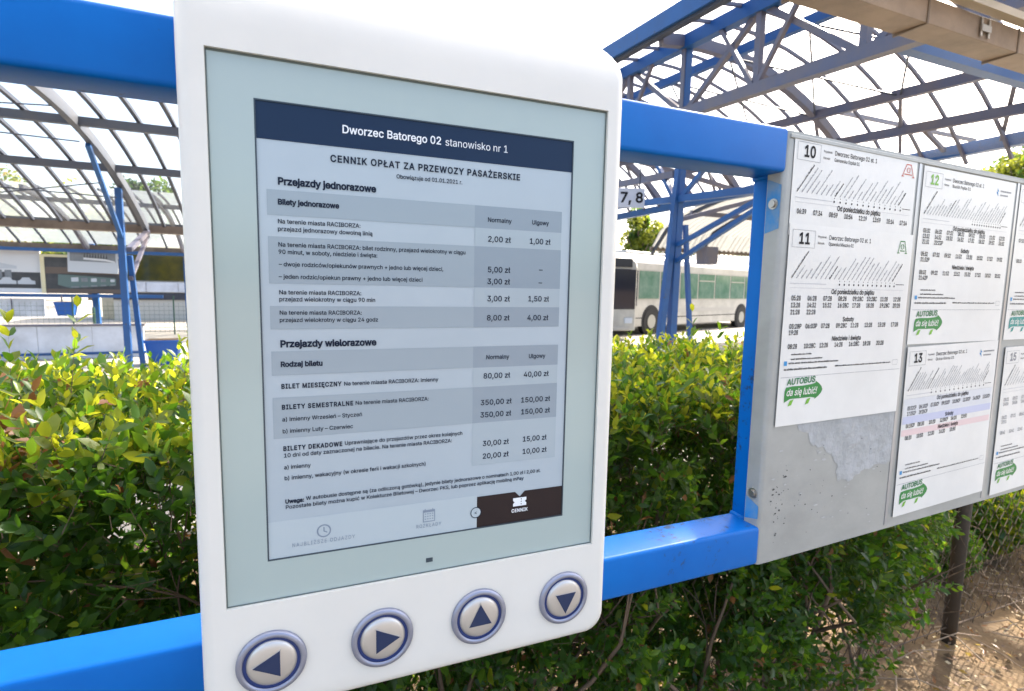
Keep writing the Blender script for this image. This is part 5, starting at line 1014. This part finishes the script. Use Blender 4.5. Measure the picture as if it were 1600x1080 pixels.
# leaves
LP, LD, LNn, LS, LM = [], [], [], [], []
ref = rng.normal(size=(ns, 3)); pa = np.cross(d, ref); pa /= np.linalg.norm(pa, axis=1)[:, None]; pb = np.cross(d, pa)
sunlit_top = (base[:, 2] > ztop(base[:, 0])-.10-.05*rng.random(ns))  # sunlight put into the colour: yellower leaves along the top
clump = np.array([noise.noise(Vector((a*3.1+7, b*3.1, c*3.1))) for a, b, c in base])
brownc = np.exp(-((base[:, 0]+1.02)**2+(base[:, 1]-.5)**2+(base[:, 2]-1.33)**2)/.004)
for j in range(6):
    t = (j+.7)/5.2
    for s_ in (1, -1):
        q = pa if j % 2 == 0 else pb
        spread = .95-.35*t
        ld = d*(.45+.5*t)+s_*q*spread+rng.normal(size=(ns, 3))*.18; ld[:, 2] += .05; ld /= np.linalg.norm(ld, axis=1)[:, None]
        nn = d-ld*np.sum(d*ld, 1)[:, None]+rng.normal(size=(ns, 3))*.22; nn -= ld*np.sum(nn*ld, 1)[:, None]; nn /= np.linalg.norm(nn, axis=1)[:, None]
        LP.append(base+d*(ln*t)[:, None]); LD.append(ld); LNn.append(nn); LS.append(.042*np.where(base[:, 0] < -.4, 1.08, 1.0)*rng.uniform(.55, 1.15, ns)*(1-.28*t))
        r_ = rng.random(ns); mi = np.where(sunlit_top, np.where(r_ < .5, 2, np.where(r_ < .9, 1, 0)), np.where(r_ < .66+clump*.3, 0, np.where(r_ < .965, 1, 2)))
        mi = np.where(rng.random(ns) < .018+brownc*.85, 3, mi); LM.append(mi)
LP, LD, LNn, LS, LM = map(np.concatenate, (LP, LD, LNn, LS, LM))
side = np.cross(LNn, LD)
# the leaves that show largest: near the camera, in front, inside an opening of the frame
E_ = np.array(EYE); rel = LP-E_; dep = rel@np.array(fw); px = (rel@np.array(r2))/dep*840.88+800; py = 540-(rel@np.array(u2))/dep*840.88
vis = (dep > .3)&(py > 500)&(py < 1080)&(((px > 0)&(px < 300)&(py < 1000))|((px > 955)&(px < 1560)))&(LP[:, 1] < .50)
score = np.where(vis, LS/dep*np.abs(np.sum(LNn*rel, 1)/np.linalg.norm(rel, axis=1)+.2), -1); top = np.argsort(-score)[:300]; istop = np.zeros(len(LP), bool); istop[top] = True
protos = []
for mi_ in range(4):
    me = bpy.data.meshes.new('leaf'); me.from_pydata(LV.tolist(), [], LF); me.materials.append(L_mats[mi_]); me.polygons.foreach_set('use_smooth', [True]*len(LF)); protos.append(me)
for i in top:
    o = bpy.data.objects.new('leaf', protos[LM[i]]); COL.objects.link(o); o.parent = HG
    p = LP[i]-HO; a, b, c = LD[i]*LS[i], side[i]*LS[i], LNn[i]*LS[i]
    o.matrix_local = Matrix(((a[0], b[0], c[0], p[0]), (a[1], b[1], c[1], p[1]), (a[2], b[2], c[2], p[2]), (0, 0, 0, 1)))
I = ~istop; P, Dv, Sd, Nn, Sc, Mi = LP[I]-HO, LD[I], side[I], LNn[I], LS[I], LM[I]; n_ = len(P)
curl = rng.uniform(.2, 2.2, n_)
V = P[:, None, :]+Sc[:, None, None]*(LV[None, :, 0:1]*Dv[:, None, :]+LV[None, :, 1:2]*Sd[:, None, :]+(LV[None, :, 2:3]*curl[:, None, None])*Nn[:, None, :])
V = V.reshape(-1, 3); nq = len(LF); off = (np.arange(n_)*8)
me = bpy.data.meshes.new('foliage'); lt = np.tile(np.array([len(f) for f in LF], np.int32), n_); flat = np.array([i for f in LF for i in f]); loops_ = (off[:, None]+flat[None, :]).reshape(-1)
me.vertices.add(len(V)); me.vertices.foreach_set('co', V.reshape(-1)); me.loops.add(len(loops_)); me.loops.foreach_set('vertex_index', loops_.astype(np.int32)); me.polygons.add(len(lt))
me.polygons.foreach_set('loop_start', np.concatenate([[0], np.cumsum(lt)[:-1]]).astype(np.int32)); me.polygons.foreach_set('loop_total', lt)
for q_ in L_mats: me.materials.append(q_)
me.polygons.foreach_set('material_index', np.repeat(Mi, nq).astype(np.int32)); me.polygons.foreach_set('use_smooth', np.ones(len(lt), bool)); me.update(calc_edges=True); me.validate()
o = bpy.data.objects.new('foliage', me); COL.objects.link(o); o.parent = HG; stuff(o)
# sprig stems
k = MB()
for b, dd, l in zip(base-HO, d, ln):
    e = b+dd*l; w_ = np.cross(dd, (.3, .5, .8)); w_ /= np.linalg.norm(w_); w_ *= .0011; v_ = np.cross(dd, w_)
    k.v += [tuple(b+w_), tuple(b-w_*.5+v_*.8), tuple(b-w_*.5-v_*.8), tuple(e)]; q = len(k.v)-4; k.f += [(q, q+1, q+3), (q+1, q+2, q+3), (q+2, q, q+3)]; k.mi += [0]*3
stuff(k.build('twigs', M_twig, HG, flip=None))
k = MB(); rr = random.Random(5)
def branch(p, dr, l, r_, depth):
    pts_ = [p]; q = p; dd = dr
    for i in range(4):
        dd = (dd+Vector((rr.gauss(0, .16), rr.gauss(0, .13), rr.gauss(0, .10)))).normalized(); q = q+dd*l/4
        if q.z > 1.36: break
        if q.y < .42: dd.y = abs(dd.y)
        if q.y > 1.2: dd.y = -abs(dd.y)
        pts_.append(q)
    if len(pts_) < 2: return
    k.tube(pts_, [r_*(1-.45*i/(len(pts_)-1)) for i in range(len(pts_))], 5 if depth < 2 else 3, cap=False)
    if depth < 3:
        for i in range(rr.choice((2, 3)) if depth else 3):
            s_ = pts_[rr.randrange(1, len(pts_))]; branch(s_, (dd+Vector((rr.gauss(0, .6), rr.gauss(0, .45), rr.uniform(-.1, .7)))).normalized(), l*rr.uniform(.5, .8), r_*.55, depth+1)
for i in range(62):
    xx = -2.1+i*.078+rr.uniform(-.03, .03); p = Vector((xx, rr.uniform(.62, .98), 0))-Vector(HO)
    # branch works in world numbers for its limits
    yy_ = rr.uniform(.6, 1.0)
    if xx > 1.93*(yy_+.554)-1.0: continue
    branch(Vector((xx, yy_, -.02)), Vector((rr.gauss(0, .35), rr.gauss(0, .2), 1)).normalized(), rr.uniform(.5, .75), rr.uniform(.006, .013), 0)
k.v = [(a-HO[0], b-HO[1], c) for a, b, c in k.v]
stuff(k.build('stems', M_twig, HG, smooth=True, flip=None))
# low sunlit shrub beyond the fence and litter on the ground
def shrub(loc, rad, h, label, n_, ms, leaf=.03):
    t = thing('shrub', label, 'shrub', loc); r_ = np.random.default_rng(len(label)+3)
    p = r_.normal(size=(n_, 3)); p /= np.linalg.norm(p, axis=1)[:, None]; p *= r_.random((n_, 1))**.4*np.array([rad, rad, h*.5]); p[:, 2] += h*.5
    u = r_.normal(size=(n_, 3)); u /= np.linalg.norm(u, axis=1)[:, None]; v = np.cross(u, r_.normal(size=(n_, 3))); v /= np.linalg.norm(v, axis=1)[:, None]; s = leaf*r_.uniform(.5, 1.2, n_)[:, None]
    V = np.stack([p-u*s, p+v*s*.45, p+u*s, p-v*s*.45], 1).reshape(-1, 3); me = bpy.data.meshes.new('foliage'); me.from_pydata(V.tolist(), [], np.arange(n_*4).reshape(-1, 4).tolist())
    for c in ms: me.materials.append(c)
    me.polygons.foreach_set('material_index', r_.integers(0, len(ms), n_).astype(np.int32)); o = bpy.data.objects.new('foliage', me); COL.objects.link(o); o.parent = t; stuff(o)
    k = MB(); [k.tube([(0, 0, 0), (rad*.6*math.cos(a), rad*.6*math.sin(a), h*.7)], [.012, .004], 5) for a in np.linspace(0, 6, 7)]; k.build('stems', M_twig, t)
shrub((4.1, 1.7, 0), .5, .75, 'sunlit yellow shrub beyond the chain link fence at the right edge', 4200, [L_mats[2], L_mats[1], G4])
shrub((3.3, 1.9, 0), .35, .42, 'small green shrub behind the chain link mesh', 2200, [L_mats[1], L_mats[0]])
shrub((2.75, 1.25, 0), .26, .36, 'low weeds just behind the chain link mesh right of its post', 3400, [L_mats[0], L_mats[1]], .026)
shrub((3.35, 1.35, 0), .34, .5, 'yellow green weeds behind the mesh under the board end', 5200, [L_mats[1], L_mats[2], L_mats[0]], .03)
shrub((4.3, 1.45, 0), .5, .72, 'golden bush in full sun behind the right end of the board', 5600, [L_mats[2], G4, L_mats[1]], .032)
shrub((6.3, 2.6, 0), .9, 1.3, 'larger yellow green bush farther right behind the board', 6000, [L_mats[2], L_mats[1]], .04)
r_ = np.random.default_rng(9); n_ = 14000
p = np.stack([r_.uniform(-1.5, 4.6, n_), r_.uniform(-.4, 2.6, n_), r_.uniform(.004, .03, n_)], 1)
u = r_.normal(size=(n_, 3))*np.array([1, 1, .25]); u /= np.linalg.norm(u, axis=1)[:, None]; v = np.cross(u, np.array([0, 0, 1.])+r_.normal(size=(n_, 3))*.4); v /= np.linalg.norm(v, axis=1)[:, None]; s = r_.uniform(.006, .02, n_)[:, None]
V = np.stack([p-u*s, p+v*s*.4+[0, 0, .003], p+u*s, p-v*s*.4], 1).reshape(-1, 3); me = bpy.data.meshes.new('leaf_litter'); me.from_pydata(V.tolist(), [], np.arange(n_*4).reshape(-1, 4).tolist())
for c in (L_mats[3], M_twig, mat('pale_straw', (.42, .33, .2), .8), G4): me.materials.append(c)
me.polygons.foreach_set('material_index', r_.integers(0, 4, n_).astype(np.int32)); o = bpy.data.objects.new('leaf_litter', me); COL.objects.link(o); stuff(tag(o, 'dry leaves and bits of straw scattered on the dirt below the hedge', 'leaf litter'))
k = MB()
for i in range(420):
    x, y = rr.uniform(-1, 3.8), rr.uniform(-.1, 1.6); a = rr.gauss(.4, .9); l = rr.uniform(.06, .34); z = rr.uniform(.01, .06)
    k.tube([(x, y, z), (x+math.cos(a)*l*.5, y+math.sin(a)*l*.5, z+rr.uniform(0, .04)), (x+math.cos(a)*l, y+math.sin(a)*l, rr.uniform(.005, .05))], [.0035, .003, .0015], 5)
stuff(tag(k.build('fallen_twigs', mat('dry_twig', (.30, .22, .15), .8)), 'fallen dry twigs lying on the dirt under the hedge', 'twigs'))
k = MB()
for i in range(420):
    x, y, s_ = rr.uniform(1.2, 5), rr.uniform(-.3, 2.4), rr.uniform(.006, .022); a0 = rr.random()*6
    k.add([(x+s_*math.cos(a0+q*1.26)*rr.uniform(.7, 1.2), y+s_*math.sin(a0+q*1.26)*rr.uniform(.7, 1.2), 0) for q in range(5)]+[(x, y, s_*.8)], [(q, (q+1) % 5, 5) for q in range(5)])
stuff(tag(k.build('pebbles', M_dirt, flip=None), 'small stones and clods on the sunlit dirt at lower right', 'pebbles'))
